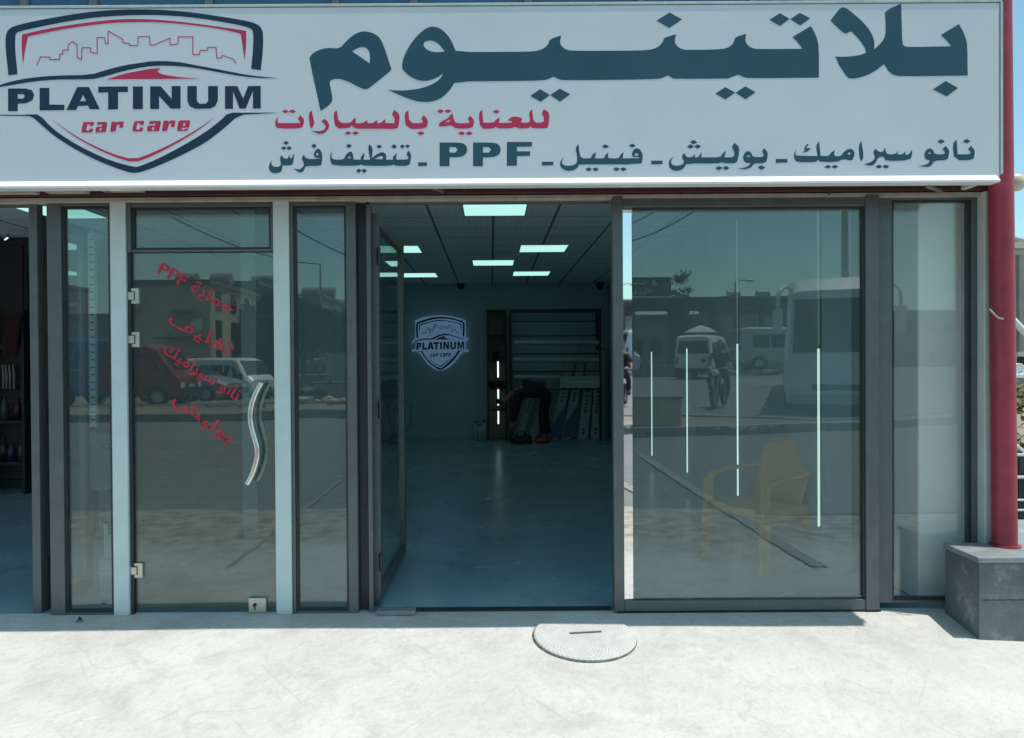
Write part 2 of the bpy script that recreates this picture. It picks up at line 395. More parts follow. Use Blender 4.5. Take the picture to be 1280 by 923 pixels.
def G(x, y):
    s = w = 0
    for cx, cy_, cz in CTRL:
        d2 = (x - cx) ** 2 + (y - cy_) ** 2 + .4
        k = 1 / d2 ** 1.6
        s += k * cz; w += k
    return s / w

concrete = concrete_mat('sunlit_concrete', (.615, .60, .56), (.535, .525, .495), .24, .85, True)
def apron_z(x, q):
    z = ramp(q) + (.006 * math.sin(x * 2.1 + q * 3) * math.sin(q * 2.3 + x) if q > .1 else 0)
    if q <= 0: z = -.004
    if x > 2.3 and q > 0: z -= .03 * min(1, (x - 2.3) / .5) * min(1, q / .4)
    return z
mb = MB()
xs = [-26 + i * .5 for i in range(105)]
qs = [-.6, -.3, 0] + [.1 * i for i in range(1, 37)] + [D - Y_EDGE]
nx = len(xs); vs_ = []
for q in qs:
    for x in xs:
        y = D - q
        vs_.append((x, y, apron_z(x, q)))
mb.add(vs_, [(j*nx+i, j*nx+i+1, (j+1)*nx+i+1, (j+1)*nx+i) for j in range(len(qs)-1) for i in range(nx-1)], True)
struct('pavement', mb, concrete)

def sheet(name, x0, x1, y0, y1, nx_, ny_, dz, m, edge=None):
    mb = MB(); vs = []
    for j in range(ny_ + 1):
        for i in range(nx_ + 1):
            x = x0 + (x1 - x0) * i / nx_; t = j / ny_; y = y0 + (y1 - y0) * t
            if edge: x, y = edge(x, y)
            vs.append((x, y, G(x, y) + dz))
    w = nx_ + 1
    mb.add(vs, [(j*w+i, j*w+i+1, (j+1)*w+i+1, (j+1)*w+i) for j in range(ny_) for i in range(nx_)], True)
    return struct(name, mb, m)
sheet('road', -90, 90, -140, Y_EDGE + .3, 90, 80, -.02, MT['asphalt'])

# the raised strip of dusty ground between the two carriageways, with its kerb stones
def med_front(x):                              # y of the kerb nearest the shop
    pts = [(-30, -9.6), (-8, -9.6), (-4, -9.3), (0, -7.5), (2.2, -6.0), (5, -6.6), (9, -8.0), (16, -10.5), (40, -16)]
    for (a, ya), (b, yb) in zip(pts, pts[1:]):
        if a <= x <= b: return ya + (yb - ya) * (x - a) / (b - a)
    return -10
def med_back(x): return med_front(x) - (3.2 if x < 3 else (3.2 - min(2.2, (x - 3) * .55)))
mb = MB(); vs_ = []; xs2 = [-30 + i * .5 for i in range(141)]
for x in xs2:
    a, b = med_front(x), med_back(x)
    for k in range(7):
        y = a - .16 + (b + .16 - a + .16) * k / 6
        vs_.append((x, y, G(x, y) + .135 + (.03 * math.sin(x * 1.7 + k) if 0 < k < 6 else 0)))
mb.add(vs_, [(i*7+k, i*7+k+1, (i+1)*7+k+1, (i+1)*7+k) for i in range(len(xs2)-1) for k in range(6)], True)
struct('median_ground', mb, MT['dirt'])
mb = MB()
for sgn, fn in ((1, med_front), (-1, med_back)):
    for x in xs2[:-1]:
        a, b = Vector((x + .01, fn(x), 0)), Vector((x + .49, fn(x + .5), 0))
        z = G(x + .25, fn(x)) + .07
        mid = (a + b) / 2; d = (b - a)
        mb.obox((mid.x, mid.y - .08 * sgn, z), (d.length, .16, .2), Matrix.Rotation(math.atan2(d.y, d.x), 3, 'Z'))
struct('median_kerb', mb, MT['kerb'], .01)
# joint between the shop's apron and its neighbours, seen in the glass only
for nm, x0, w in (('pavement_joint', 2.34, .13), ('pavement_joint', -1.98, .03)):
    mb = MB(); n = 60
    vs_ = []
    for i in range(n + 1):
        q = 1.32 + 6.7 * i / n
        for xx in (x0, x0 + w): vs_.append((xx + .004 * math.sin(i * 1.3), D - q, (apron_z(xx, q) + .006) if D - q > Y_EDGE else G(xx, D - q) - .004))
    mb.add(vs_, [(2*i, 2*i+1, 2*i+3, 2*i+2) for i in range(n)])
    struct(nm, mb, mat('joint_dirt', (.30, .285, .25), .95, var=.3, scale=9))
# the lower ground beside and behind the shop
mb = MB(); mb.add([(2.9, D + .3, -.5), (60, D + .3, -.6), (140, 200, .6), (2.9, 200, .6)], [(0, 1, 2, 3)])
struct('side_ground', mb, MT['dirt'])

# ------------------------------------------------------------------ the room behind the glass
XR, XL, YB, ZC = 2.17, -8.5, 14.05, 2.85
YI = D + .14
s_ = MB(); s_.box(XL, XR + .45, D + .02, YB + .3, -.12, 0.0); struct('shop_floor', s_, MT['floor'])
s_ = MB(); s_.box(XL, XR + .45, YI + .12, YB + .3, ZC, ZC + .1); struct('shop_ceiling', s_, MT['ceil'])
s_ = MB(); s_.box(XL, XR + .3, YB, YB + .2, 0.001, ZC - .001); struct('shop_back_wall', s_, MT['inner'])
s_ = MB(); s_.box(XR, XR + .2, D + .75, YB - .002, .001, ZC - .001); struct('shop_right_wall', s_, MT['inner'])
s_ = MB(); s_.box(XL - .2, XL, YI, YB + .2, .001, ZC - .001); struct('shop_left_wall', s_, MT['inner'])
s_ = MB(); s_.box(XR + .2, XR + .45, D + .76, D + .9, .001, ZC - .001); struct('shop_return_wall', s_, mat('recess_shade_plaster', (.15, .18, .18), .8, var=.08, scale=3))  # set back wall; its dark plaster colour carries the shade of the recess
s_ = MB(); s_.box(-2.02, -1.90, D + 1.9, YB - .002, .001, ZC - .001); struct('shop_partition_wall', s_, MT['inner'])
s_ = MB(); s_.box(W(1148, 500, D + .15).x, fx(1238), D + .15, D + .42, .001, ZC - .001)
tag(s_.build('wall_pillar', MT['inner_l'], None, .008), 'pale plastered pillar standing close behind the narrow right hand pane', 'pillar')

# ------------------------------------------------------------------ the building above and around the glass
ZT = fz(250)                                   # underside of the beige trim
YS = D - .34                                   # face of the sign
ZS0, ZS1 = W(640, 226.5, YS).z, W(640, 7, YS).z
XS0, XS1 = -3.35, W(1250, 120, YS).x
b = thing('shop_building', 'upper storey with dark blue curtain glazing above the white sign', 'building', (0, D, ZS1))
XB = fx(1246)
mb = MB(); mb.box(-9, XB, D + .058, D + .088, ZT + .003, ZT + .35); mb.box(-9, XB, D + .058, D + .25, ZT + .351, 7.5)
mb.box(-9, XB, D + .25, 15.2, ZC + .15, ZC + .4); mb.box(-9, XB, 15, 15.2, -.5, 7.5)
mb.box(fx(1236), XB, D + .301, 15, -.5, 7.5); mb.box(-9, -8.8, D + .3, 15, -.5, 7.5); mb.box(-9, XB, D + .25, 15.2, 7.3, 7.5)
world_child(mb.build('wall', MT['wall_white']), b)
xm = [-9] + [W(px, 5, D).x for px in (-190, -50, 32, 118, 262, 420, 518, 660, 800, 940, 1085)] + [XB - .02]
for k, (a, c) in enumerate(zip(xm, xm[1:])):
    mb = MB(); mb.box(a + .021, c - .021, D + .0, D + .03, ZS1 - .28, 7.2); world_child(mb.build('window', MT['upglass']), b)
for a in xm:
    mb = MB(); mb.box(a - .02, a + .02, D - .02, D + .032, ZS1 - .3, 7.3); world_child(mb.build('mullion', MT['alu']), b)

h = thing('header_beam', 'rusty dark red beam with pale trim running above the shop glazing', 'beam', (0, D, ZT))
mb = MB(); mb.box(-6, fx(1242), D - .05, D + .02, fz(244), fz(226)); world_child(mb.build('beam', MT['rust'], None, .004), h)
mb = MB(); mb.box(-6, fx(1243), D - .028, D + .055, fz(250.5), fz(245.2)); world_child(mb.build('trim', MT['beige'], None, .003), h)
for a, c, z0 in ((-9, 60, 238), (72, 122, 237.5), (140, 190, 236)):
    mb = MB(); mb.box(fx(a), fx(c), D - .10, D - .052, fz(z0 + 4.5), fz(z0)); world_child(mb.build('board', MT['beige'], None, .002), h)
brk = mat('grey_bracket_steel', (.22, .21, .2), .6, .4, var=.2)
for px in (128, 545, 1168):
    mb = MB(); mb.tube([W(px - 8, 233, D - .30), W(px + 8, 239, D - .07)], .012, 8); world_child(mb.build('bracket', brk), h)

# ------------------------------------------------------------------ traced flat lettering
def smooth_poly(P, it=1, keep=100):
    """round the gentle corners of an outline, keep the sharp ones"""
    for _ in range(it):
        Q = []; n = len(P)
        for i in range(n):
            a, p, c = Vector(P[i-1]), Vector(P[i]), Vector(P[(i+1) % n])
            u, v = (a - p), (c - p)
            if u.length < 1e-6 or v.length < 1e-6: continue
            ang = math.degrees(u.angle(v))
            if ang < keep: Q.append(tuple(p))
            else: Q.append(tuple(p + u * .25)); Q.append(tuple(p + v * .25))
        P = Q
    return P
def stroke_poly(pts, w, taper=1.0):
    """outline of a pen stroke along a polyline (list of polygons to be merged)"""
    out = []; n = len(pts)
    for i in range(n - 1):
        a, c = Vector(pts[i]), Vector(pts[i+1]); d = (c - a)
        if d.length < 1e-6: continue
        t = d.normalized(); nn = Vector((-t.y, t.x)) * (w / 2)
        e = t * (w * .18)
        out.append([tuple(a - e + nn), tuple(a - e - nn), tuple(c + e - nn), tuple(c + e + nn)])
    return out
def inside(p, poly):
    x, y = p; c = False; j = len(poly) - 1
    for i in range(len(poly)):
        xi, yi = poly[i]; xj, yj = poly[j]
        if (yi > y) != (yj > y) and x < (xj - xi) * (y - yi) / (yj - yi) + xi: c = not c
        j = i
    return c
def flat(polys, holes, place, thick, mb=None, back=None):
    """merge flat outlines into one sheet of the given thickness; place(x, y, depth) -> 3d point"""
    mb = mb or MB(); vs = []; es = []
    for P in list(polys) + list(holes):
        o = len(vs); vs += [Vector(p) for p in P]; es += [(o + i, o + (i + 1) % len(P)) for i in range(len(P))]
    r = delaunay_2d_cdt(vs, es, [], 0, 1e-5)
    V, F = r[0], r[2]
    keep = []
    for f in F:
        c = sum((V[i] for i in f), Vector((0, 0))) / len(f)
        if any(inside(c, P) for P in polys) and not any(inside(c, P) for P in holes): keep.append(f)
    n = len(V)
    cnt = {}
    for f in keep:
        for i in range(len(f)): cnt[(f[i], f[(i+1) % len(f)])] = 1
    side = [(a, c, c + n, a + n) for (a, c) in cnt if (c, a) not in cnt]
    allv = [place(p.x, p.y, thick) for p in V] + [place(p.x, p.y, 0) for p in V]
    mb.add(allv, [tuple(f) for f in keep] + [tuple(i + n for i in reversed(f)) for f in keep] + side)
    # drop unused vertices
    used = sorted({i for f in mb.f for i in f}); mp = {u: k for k, u in enumerate(used)}
    mb.v = [mb.v[u] for u in used]; mb.f = [[mp[i] for i in f] for f in mb.f]
    return mb
def Z_(ox, oy, s):
    return lambda P: [(ox + x / s, oy + y / s) for x, y in P]
def dia(t, *L): return [t(p) for p in L]

# the large word
r1, r2, r3, r4, r5 = Z_(380,20,7.693), Z_(480,20,7.693), Z_(640,20,7.693), Z_(780,0,7.693), Z_(890,10,7.693)
r6, r7 = Z_(1020,0,9.23), Z_(1100,0,7.1)
BIG, BIGH, DOTS = [], [], []
BIG.append(smooth_poly(r1([(160,915),(52,420),(60,385),(100,350),(160,322),(230,308),(345,315),(400,250),(460,195),(510,165),(560,150),(610,152),(660,165),(705,190),(740,230),(765,285),(800,385),(825,470),(848,518),(770,580),(690,645),(620,700),(590,708),(545,695),(480,660),(420,630),(350,607),(290,607),(258,620),(245,640),(255,690),(275,790),(268,830),(235,865)])))
BIGH.append(smooth_poly(r1([(462,342),(500,318),(545,300),(580,300),(610,318),(632,350),(636,400),(632,458),(550,400)])))
BIG.append(smooth_poly(
    r2([(38,710),(100,718),(200,718),(320,705),(400,685),(480,650),(530,615),(565,570),(562,558),(520,590),(460,615),(400,628),(330,620),(270,595),(220,560),(178,515),(172,470),(185,410),(215,340),(260,265),(310,200),(370,145),(420,112),(470,102),(530,115),(590,160),(640,225),(675,300),(693,348)])
  + r3([(0,347),(200,343),(260,333),(320,305),(352,270),(360,225),(475,188),(462,240),(465,275),(490,305),(520,325),(570,337)])
  + r4([(0,490),(230,485),(300,468),(350,435),(380,390),(385,365),(502,330),(488,385),(492,420),(520,455),(560,475),(600,482)])
  + r5([(0,402),(90,397),(150,385),(195,355),(215,315),(222,282),(330,250),(320,300),(328,340),(360,375),(410,393),(460,397),(870,395),(830,340),(775,280),(950,175),(985,235),(1015,310),(1028,390),(1028,672),(340,678),(290,662),(252,640),(210,660),(150,680)])
  + r4([(1000,757),(480,762),(450,745),(420,725),(380,750),(300,765)])
  + r3([(490,622),(440,605),(398,582),(360,605),(300,622),(0,627)])
  + r2([(680,632),(650,690),(610,740),(560,785),(500,815),(430,830),(350,828),(270,810),(180,775),(100,740)])))
BIGH.append(smooth_poly(r2([(378,275),(390,250),(420,238),(470,238),(520,265),(560,310),(585,345),(530,350),(470,348),(420,330),(390,305)])))
BIG.append(smooth_poly(
    r6([(165,240),(225,165),(270,105),(315,82),(370,110),(450,175),(530,245),(600,325),(645,395),(668,460),(675,520),(668,572),(740,510),(785,450),(803,390),(803,300),(800,200),(790,132)])
  + r7([(188,32),(192,200),(198,390),(215,412),(260,420),(632,412),(600,370),(540,312),(700,215),(735,275),(765,350),(775,420),(778,672),(180,680),(120,668),(75,635),(45,585)])
  + r6([(785,742),(700,810),(600,865),(500,900),(400,912),(370,900),(320,840),(270,760),(222,655),(330,658),(430,650),(520,635),(580,610),(560,545),(500,460),(440,395),(402,360),(345,393),(310,375),(240,312)])))
DOTS += dia(r7, [(470,795),(582,720),(692,782),(592,858)])
DOTS += dia(r3, [(175,770),(270,705),(365,762),(275,828)], [(368,762),(460,700),(560,755),(462,825)])
DOTS += dia(r4, [(313,200),(438,122),(558,188),(435,272)])
DOTS += dia(r5, [(552,115),(652,52),(745,105),(655,175)], [(752,108),(845,48),(945,102),(848,170)], [(32,825),(128,762),(222,815),(130,882)], [(226,818),(320,755),(420,812),(322,880)])
# the red line
A, B, C_, D_, E_, F_, G_ = Z_(335,130,10.258), Z_(430,125,9.143), Z_(530,125,7.529), Z_(660,165,7.529), Z_(800,165,7.529), Z_(960,165,8.533), Z_(1080,165,8.533)
RED = [
 A([(130,160),(122,200),(125,247),(412,247),(410,225),(378,195),(412,150),(440,170),(462,200),(460,250),(435,318),(130,318),(95,285),(90,240),(105,195)]),
 A([(518,130),(558,80),(595,240),(590,270),(560,315),(540,300)]),
 A([(685,230),(715,190),(760,215),(788,270),(775,320),(740,365),(690,388),(640,385),(555,345),(640,352),(700,345),(735,315),(740,285),(715,250)]),
 B([(-124,153),(-80,120),(-62,264),(75,264),(95,235),(130,200),(138,240),(130,268),(215,268),(240,245),(275,235),(265,265),(325,268),(355,245),(385,232),(375,265),(420,265),(450,235),(478,222),(470,265),(575,268),(580,215),(545,165),(575,115),(640,165),(628,290),(605,335),(450,330),(350,332),(240,330),(150,332),(110,318),(88,292),(60,325),(-98,331)]),
 B([(688,155),(735,118),(748,265),(888,268),(905,245),(880,212),(912,175),(955,225),(960,265),(940,330),(712,335)]),
 C_([(135,240),(150,210),(225,175),(240,150),(268,125),(275,160),(290,205),(310,220),(425,220),(432,205),(408,180),(435,148),(470,190),(472,215),(455,270),(300,272),(265,245),(240,240),(200,250),(150,252)]),
 C_([(513,125),(548,92),(558,215),(655,215),(672,190),(712,165),(712,190),(705,218),(830,215),(822,198),(785,195),(820,160),(880,158),(918,170),(928,192),(905,205),(930,215),(985,215),(1000,190),(985,120),(1018,88),(1030,215),(1125,215),(1130,165),(1105,125),(1130,88),(1185,125),(1170,255),(1155,270),(1020,268),(1000,250),(980,270),(890,270),(858,252),(820,270),(700,270),(672,255),(650,272),(530,275)]),
] + dia(A, [(178,98),(225,70),(262,98),(228,125)], [(262,98),(312,68),(358,98),(315,125)]) \
  + dia(B, [(5,382),(50,355),(88,380),(48,405)], [(90,380),(135,355),(175,380),(130,405)], [(835,382),(880,355),(922,382),(880,410)]) \
  + dia(C_, [(122,108),(155,85),(188,105),(158,130)], [(190,105),(228,87),(260,105),(225,128)], [(320,315),(355,293),(388,315),(355,338)], [(390,315),(425,293),(458,315),(425,338)], [(645,110),(680,90),(715,110),(680,132)])
REDH = [C_([(195,212),(240,187),(248,200),(235,210)])]
# the line of services
SRV = [
 C_([(147,402),(340,402),(390,420),(410,465),(395,515),(340,540),(240,542),(240,625),(147,625)]),
 C_([(462,402),(655,402),(705,420),(725,465),(710,515),(655,540),(555,542),(555,625),(462,625)]),
 C_([(780,397),(1017,397),(1015,440),(875,442),(875,485),(1000,485),(998,527),(875,530),(875,620),(780,622)]),
 C_([(1112,583),(1217,583),(1217,615),(1112,617)]), B([(848,715),(948,715),(948,755),(848,757)]),
 A([(48,715),(40,760),(60,805),(130,812),(172,785),(150,700),(170,660),(215,705),(260,700),(265,655),(290,700),(305,700),(325,640),(338,660),(320,770),(300,790),(185,790),(185,830),(160,880),(95,893),(40,880),(10,840),(15,780)]),
 A([(428,700),(455,655),(500,708),(600,708),(665,700),(660,690),(620,697),(588,670),(590,625),(620,585),(650,570),(685,610),(697,680),(690,760),(680,797),(480,797),(470,840),(440,880),(400,882),(325,828),(400,845),(440,820),(465,780),(450,735)]),
 B([(-138,585),(-145,640),(-130,684),(-5,684),(15,640),(55,592),(90,592),(108,640),(108,682),(195,684),(190,655),(232,605),(232,640),(222,684),(300,684),(275,550),(288,508),(330,550),(318,668),(360,630),(425,597),(465,605),(487,640),(480,684),(562,684),(555,655),(605,605),(597,640),(600,684),(735,682),(738,660),(712,620),(740,580),(768,625),(765,680),(745,757),(590,755),(565,735),(545,755),(225,755),(195,735),(165,755),(-129,752),(-155,700),(-160,638)]),
 D_([(340,235),(318,275),(325,310),(370,322),(430,315),(462,290),(462,220),(445,155),(475,115),(485,200),(500,250),(595,250),(600,220),(640,190),(635,225),(630,250),(720,250),(725,220),(757,192),(752,225),(755,250),(860,250),(865,220),(900,190),(895,225),(892,250),(1050,248),(1040,235),(990,240),(975,215),(985,180),(1015,150),(1055,165),(1080,210),(1078,265),(1065,307),(500,307),(480,310),(465,340),(430,362),(380,370),(330,355),(300,320),(305,275)]),
 D_([(130,285),(237,285),(235,315),(132,317)]), D_([(1160,272),(1265,272),(1265,303),(1160,307)]),
 E_([(312,235),(290,275),(300,310),(345,322),(395,310),(420,285),(390,235),(415,200),(440,240),(490,240),(515,205),(515,240),(550,240),(578,190),(578,240),(760,240),(770,210),(810,178),(800,215),(795,240),(885,240),(890,190),(862,145),(888,103),(938,145),(925,250),(905,297),(800,297),(770,285),(740,299),(435,297),(420,335),(385,362),(330,370),(285,350),(270,310),(275,265)]),
 E_([(918,345),(980,340),(1030,315),(1040,297),(990,290),(968,255),(975,210),(1010,178),(1045,190),(1060,238),(1155,238),(1168,215),(1145,185),(1172,155),(1203,195),(1200,240),(1185,295),(1070,297),(1050,335),(1000,352),(960,352)]),
 F_([(83,290),(207,290),(205,328),(83,330)]),
 F_([(305,180),(290,235),(300,255),(530,258),(510,150),(545,100),(555,200),(560,258),(655,258),(665,225),(715,195),(705,230),(710,262),(780,258),(800,220),(860,180),(905,185),(928,235),(905,295),(885,308),(800,290),(740,322),(560,322),(530,300),(510,325),(310,325),(280,290),(275,235)]),
 F_([(360,215),(400,205),(380,180),(420,125),(435,130),(405,172),(455,175),(435,200),(395,220)]),
 F_([(965,150),(995,95),(1022,260),(1000,315),(978,290)]),
 G_([(95,215),(120,180),(160,215),(200,215),(222,170),(240,240),(330,240),(362,205),(358,240),(410,242),(445,205),(440,245),(480,240),(510,190),(515,230),(495,305),(235,312),(215,280),(200,262),(150,275),(120,340),(75,368),(0,345),(60,330),(100,305),(120,270)]),
 G_([(580,362),(640,358),(690,335),(700,305),(650,290),(642,240),(660,195),(700,172),(740,195),(752,240),(860,240),(865,215),(835,185),(872,150),(912,200),(905,245),(890,303),(750,307),(725,355),(690,375),(640,375)]),
 G_([(942,130),(988,82),(998,240),(1130,240),(1140,215),(1110,185),(1142,148),(1182,200),(1180,240),(1165,303),(965,305)]),
] + dia(A, [(195,500),(232,472),(270,502),(235,532)], [(168,565),(205,540),(235,568),(205,597)], [(235,568),(270,538),(305,565),(270,597)], [(555,540),(590,507),(625,538),(592,572)]) \
  + dia(B, [(22,525),(58,500),(90,528),(55,555)], [(138,812),(170,782),(200,808),(170,840)], [(200,808),(230,782),(262,812),(230,840)], [(540,535),(572,505),(605,535),(572,562)], [(638,530),(668,507),(695,528),(668,558)], [(697,528),(725,507),(755,530),(725,555)], [(370,535),(402,507),(435,535),(402,562)]) \
  + dia(D_, [(695,138),(728,115),(762,138),(728,160)], [(950,132),(980,107),(1013,130),(982,152)], [(540,352),(572,332),(602,352),(572,375)], [(604,352),(637,332),(668,352),(637,375)], [(800,350),(832,330),(864,350),(832,373)], [(866,350),(898,330),(930,350),(898,373)]) \
  + dia(E_, [(470,98),(503,73),(540,98),(503,120)], [(442,140),(475,115),(508,138),(475,162)], [(510,138),(542,115),(575,138),(542,162)], [(710,342),(745,318),(775,340),(742,365)], [(776,340),(808,318),(842,340),(808,365)], [(1107,335),(1142,312),(1178,335),(1142,362)]) \
  + dia(F_, [(600,375),(640,350),(675,372),(640,395)], [(676,372),(712,350),(750,372),(712,395)]) \
  + dia(G_, [(120,372),(160,347),(195,370),(160,395)], [(196,370),(232,347),(270,372),(232,395)], [(782,103),(822,75),(862,103),(822,130)], [(1055,100),(1095,72),(1135,100),(1095,128)])
SRVH = [C_([(240,445),(295,445),(318,470),(295,497),(240,497)]), C_([(555,445),(610,445),(633,470),(610,497),(555,497)]),
 A([(612,650),(630,625),(650,640),(640,660),(615,662)]), B([(40,668),(62,642),(82,668)]), B([(345,678),(420,640),(448,650),(440,680)]),
 D_([(1000,215),(1020,200),(1045,215),(1015,228)]), E_([(1000,235),(1025,215),(1040,240)]), F_([(845,235),(865,220),(885,232),(865,248)]), G_([(680,232),(700,215),(722,238)])]
# the emblem
EM_NAVY = [
 [(10.6,94.4),(7,61),(7,44.4),(10.6,36.7),(18.3,32.5),(42,26.8),(84.5,19),(119.7,14.2),(155,12),(180,12),(205,12.7),(240,15.6),(282.7,21.9),(310.8,26.8),(321.4,30.4),(327,35.3),(329,43),(328.9,61.3),(326,88.1),(313.9,86.4),(316.5,61.3),(316.8,40.2),(313.7,36),(303.8,32.5),(268.6,26),(233.4,21.2),(198,19),(180,19),(155,19.5),(119.7,21.9),(84.5,26.8),(42.3,35.3),(24,39.5),(19.7,42.3),(19,50),(19,64),(22,93)],
 [(-20,115),(0,106.2),(14,102),(35,97.7),(70,94.6),(112.7,94),(133.8,87.4),(155,81.8),(180,78.2),(191,76.5),(219.3,77),(247.5,82.2),(282.7,88.8),(310.8,94.4),(347.5,98),(317.9,97.7),(289.7,93.7),(254.5,87),(226.3,82.9),(198,82.2),(180,83.9),(155,88.8),(121,98.7),(105.6,99.6),(70.4,99.6),(42,102),(14,106.7),(0,109)],
 [(-20,144.3),(0,143.5),(28,143.9),(38,143.2),(49.3,143.2),(63.4,159),(84.5,174.5),(112.7,190),(140.8,202),(167.6,209),(173.4,208.6),(197,199),(226.8,183.5),(256.5,165.7),(275.8,150.9),(285.4,140.9),(308,141.2),(347,140.9),(323,142.7),(298.8,143.7),(278.7,162),(256.5,179),(226.8,194.6),(197,208),(174.8,216),(167,216.5),(162,216),(140.8,209),(112.7,197),(84.5,181.5),(63.4,166.8),(49.3,154),(39.4,145.6),(28,145.2),(0,144.7)]]
f_, g_ = Z_(0,90,7.1), Z_(160,90,6.737)
EM_TXT = [f_([(72,148),(230,148),(285,165),(303,205),(290,250),(230,280),(158,283),(158,350),(72,350)]),
 f_([(352,143),(438,143),(438,290),(572,293),(572,340),(352,343)]),
 f_([(685,135),(790,135),(887,332),(797,332),(782,300),(690,305),(677,340),(590,340)]),
 f_([(872,132),(1135,130),(1135,180),(1048,180),(1048,332),(960,335),(960,182),(872,185)]),
 f_([(1180,130),(1268,130),(1268,330),(1180,332)]),
 g_([(187,122),(275,122),(368,228),(368,120),(443,120),(443,310),(360,310),(262,205),(262,313),(187,313)]),
 g_([(500,120),(580,120),(580,245),(600,268),(655,268),(675,245),(675,120),(757,120),(757,240),(735,290),(690,310),(570,312),(520,290),(500,245)]),
 g_([(817,120),(920,120),(970,225),(1012,120),(1118,118),(1118,310),(1052,310),(1052,160),(992,310),(940,310),(885,165),(885,312),(817,312)])]
EM_TXTH = [f_([(158,198),(205,198),(222,215),(205,238),(158,238)]), f_([(738,205),(765,258),(710,262)])]
EM_RED = [
 [(29,80.4),(27,61),(27.7,43.3),(56.3,36.7),(84.5,31.8),(126.8,26.1),(155,24),(180,24),(205,25.4),(240,29),(282.7,34.9),(307.7,38.8),(308,54.3),(305.9,75.4),(301,43),(296.8,41),(268.6,35.3),(233.4,30.8),(198,28),(180,28),(155,28),(126.8,30),(84.5,35.7),(56.3,41.3),(35.2,45.8),(31.7,61)],
 [(133,99.6),(155,92.3),(170,89.5),(187,86.4),(201,85.3),(196.8,88.8),(199.6,92.3),(212,95),(230.6,97.3),(250.3,98.2),(212.3,99),(170,99)],
 [(66,149.9),(91.5,168.2),(112.7,180),(140.8,192.8),(167.3,199.8),(189.7,191.7),(219.4,177.6),(249,160.5),(268.4,146.4),(249,162.7),(219.4,180.5),(189.7,195.7),(167.4,204.1),(140.8,195.6),(112.7,182.3),(91.5,170)],
 f_([(745,445),(835,445),(830,480),(798,480),(800,465),(775,468),(765,520),(790,522),(795,505),(828,505),(820,538),(725,540),(722,520),(735,460)]),
 f_([(865,445),(945,445),(952,455),(940,535),(850,540),(848,500),(855,490),(905,485),(908,465),(895,465),(893,472),(862,472)]),
 f_([(990,443),(1030,443),(1028,455),(1050,440),(1100,442),(1092,495),(1058,497),(1063,468),(1040,470),(1025,530),(978,533)]),
 g_([(62,415),(136,413),(131,447),(100,449),(103,430),(78,433),(70,485),(95,487),(100,470),(129,470),(122,502),(42,503),(38,485),(50,425)]),
 g_([(180,415),(268,413),(278,425),(262,500),(165,503),(160,470),(170,455),(228,452),(230,433),(215,433),(213,440),(178,440)]),
 g_([(300,412),(342,410),(340,425),(360,408),(400,410),(392,465),(360,465),(366,435),(346,438),(330,498),(285,500)]),
 g_([(435,410),(515,408),(525,418),(515,470),(455,472),(452,488),(478,488),(482,478),(510,478),(500,498),(425,500),(412,488),(422,425)])]
EM_REDH = [f_([(885,500),(903,498),(898,522),(882,524)]), g_([(205,468),(224,466),(218,490),(200,490)]), g_([(468,432),(486,430),(480,455),(460,455)])]
SKY_L = Z_(0,5,7.1)([(328,545),(360,472),(440,472),(445,495),(530,495),(530,450),(558,445),(558,410),(605,410),(605,365),(640,335),(685,360),(685,475),(725,495),(728,390),(805,390),(805,430),(865,440),(862,300),(930,300),(935,350),(960,355),(960,240),(1090,315),(1090,345),(1150,352),(1150,370),(1225,370),(1225,292)]) + Z_(170,5,7.1)([(120,292),(125,365),(160,365),(300,305),(305,365),(350,360),(375,352),(375,293),(505,293),(505,450),(565,450),(568,415),(635,412),(638,387),(710,387),(718,480),(760,480),(765,458),(860,488),(888,525)])
EM_SKY = stroke_poly(SKY_L, 1.15)

def on_sign(t0):
    return lambda x, y, t: W(x, y, YS - .0002) + Vector((0, -t - t0, 0))
sg = thing('shop_sign', 'long white shop sign board with navy lettering and red and navy shield emblem', 'sign', (0, D, ZS0))
mb = MB(); mb.box(XS0, XS1, YS, YS + .05, ZS0, ZS1 - .001); mb.box(XS0, XS1, YS + .0505, D - .06, ZS1 - .03, ZS1 - .001); mb.box(XS1 - .03, XS1, YS + .0505, D - .06, ZS0, ZS1 - .031)  # includes an unseen top cover, added to keep sun out of the gap behind
o = mb.build('panel', MT['sign'], None, .006); world_child(o, sg)
mb = MB(); mb.prism([(YS - .0005, ZS0 + .014), (YS - .034, ZS0 - .018), (YS - .030, ZS0 - .028), (YS + .05, ZS0 - .026), (YS + .05, ZS0 - .001), (YS - .0005, ZS0 - .001)], lambda y, z: (XS0 - .02, y, z), lambda y, z: (XS1 - .02, y, z))
world_child(mb.build('bottom_edge', MT['lip']), sg)
mb = MB(); mb.box(XS0, XS1 + .012, YS - .003, YS + .05, ZS1 + .002, ZS1 + .014); mb.box(XS1 + .002, XS1 + .014, YS - .004, YS + .05, ZS0 + .02, ZS1)
world_child(mb.build('edge_trim', MT['wall_white'], None, .002), sg)
T = .0005
world_child(flat(BIG + DOTS, BIGH, on_sign(0), T).build('main_word', MT['teal']), sg)
world_child(flat([smooth_poly(p, 1, 95) for p in RED], REDH, on_sign(0), T).build('subtitle', MT['red']), sg)
world_child(flat([smooth_poly(p, 1, 95) for p in SRV], SRVH, on_sign(0), T).build('service_line', MT['teal']), sg)
em = world_child(flat([smooth_poly(p, 1, 130) for p in EM_NAVY] + EM_TXT, EM_TXTH, on_sign(0), T).build('emblem', MT['navy']), sg)
tag(em, 'navy shield emblem with a car outline and the word PLATINUM')
e2 = flat([smooth_poly(p, 1, 140) for p in EM_RED], EM_REDH, on_sign(0), T).build('emblem_accent', MT['red']); world_child(e2, sg); 
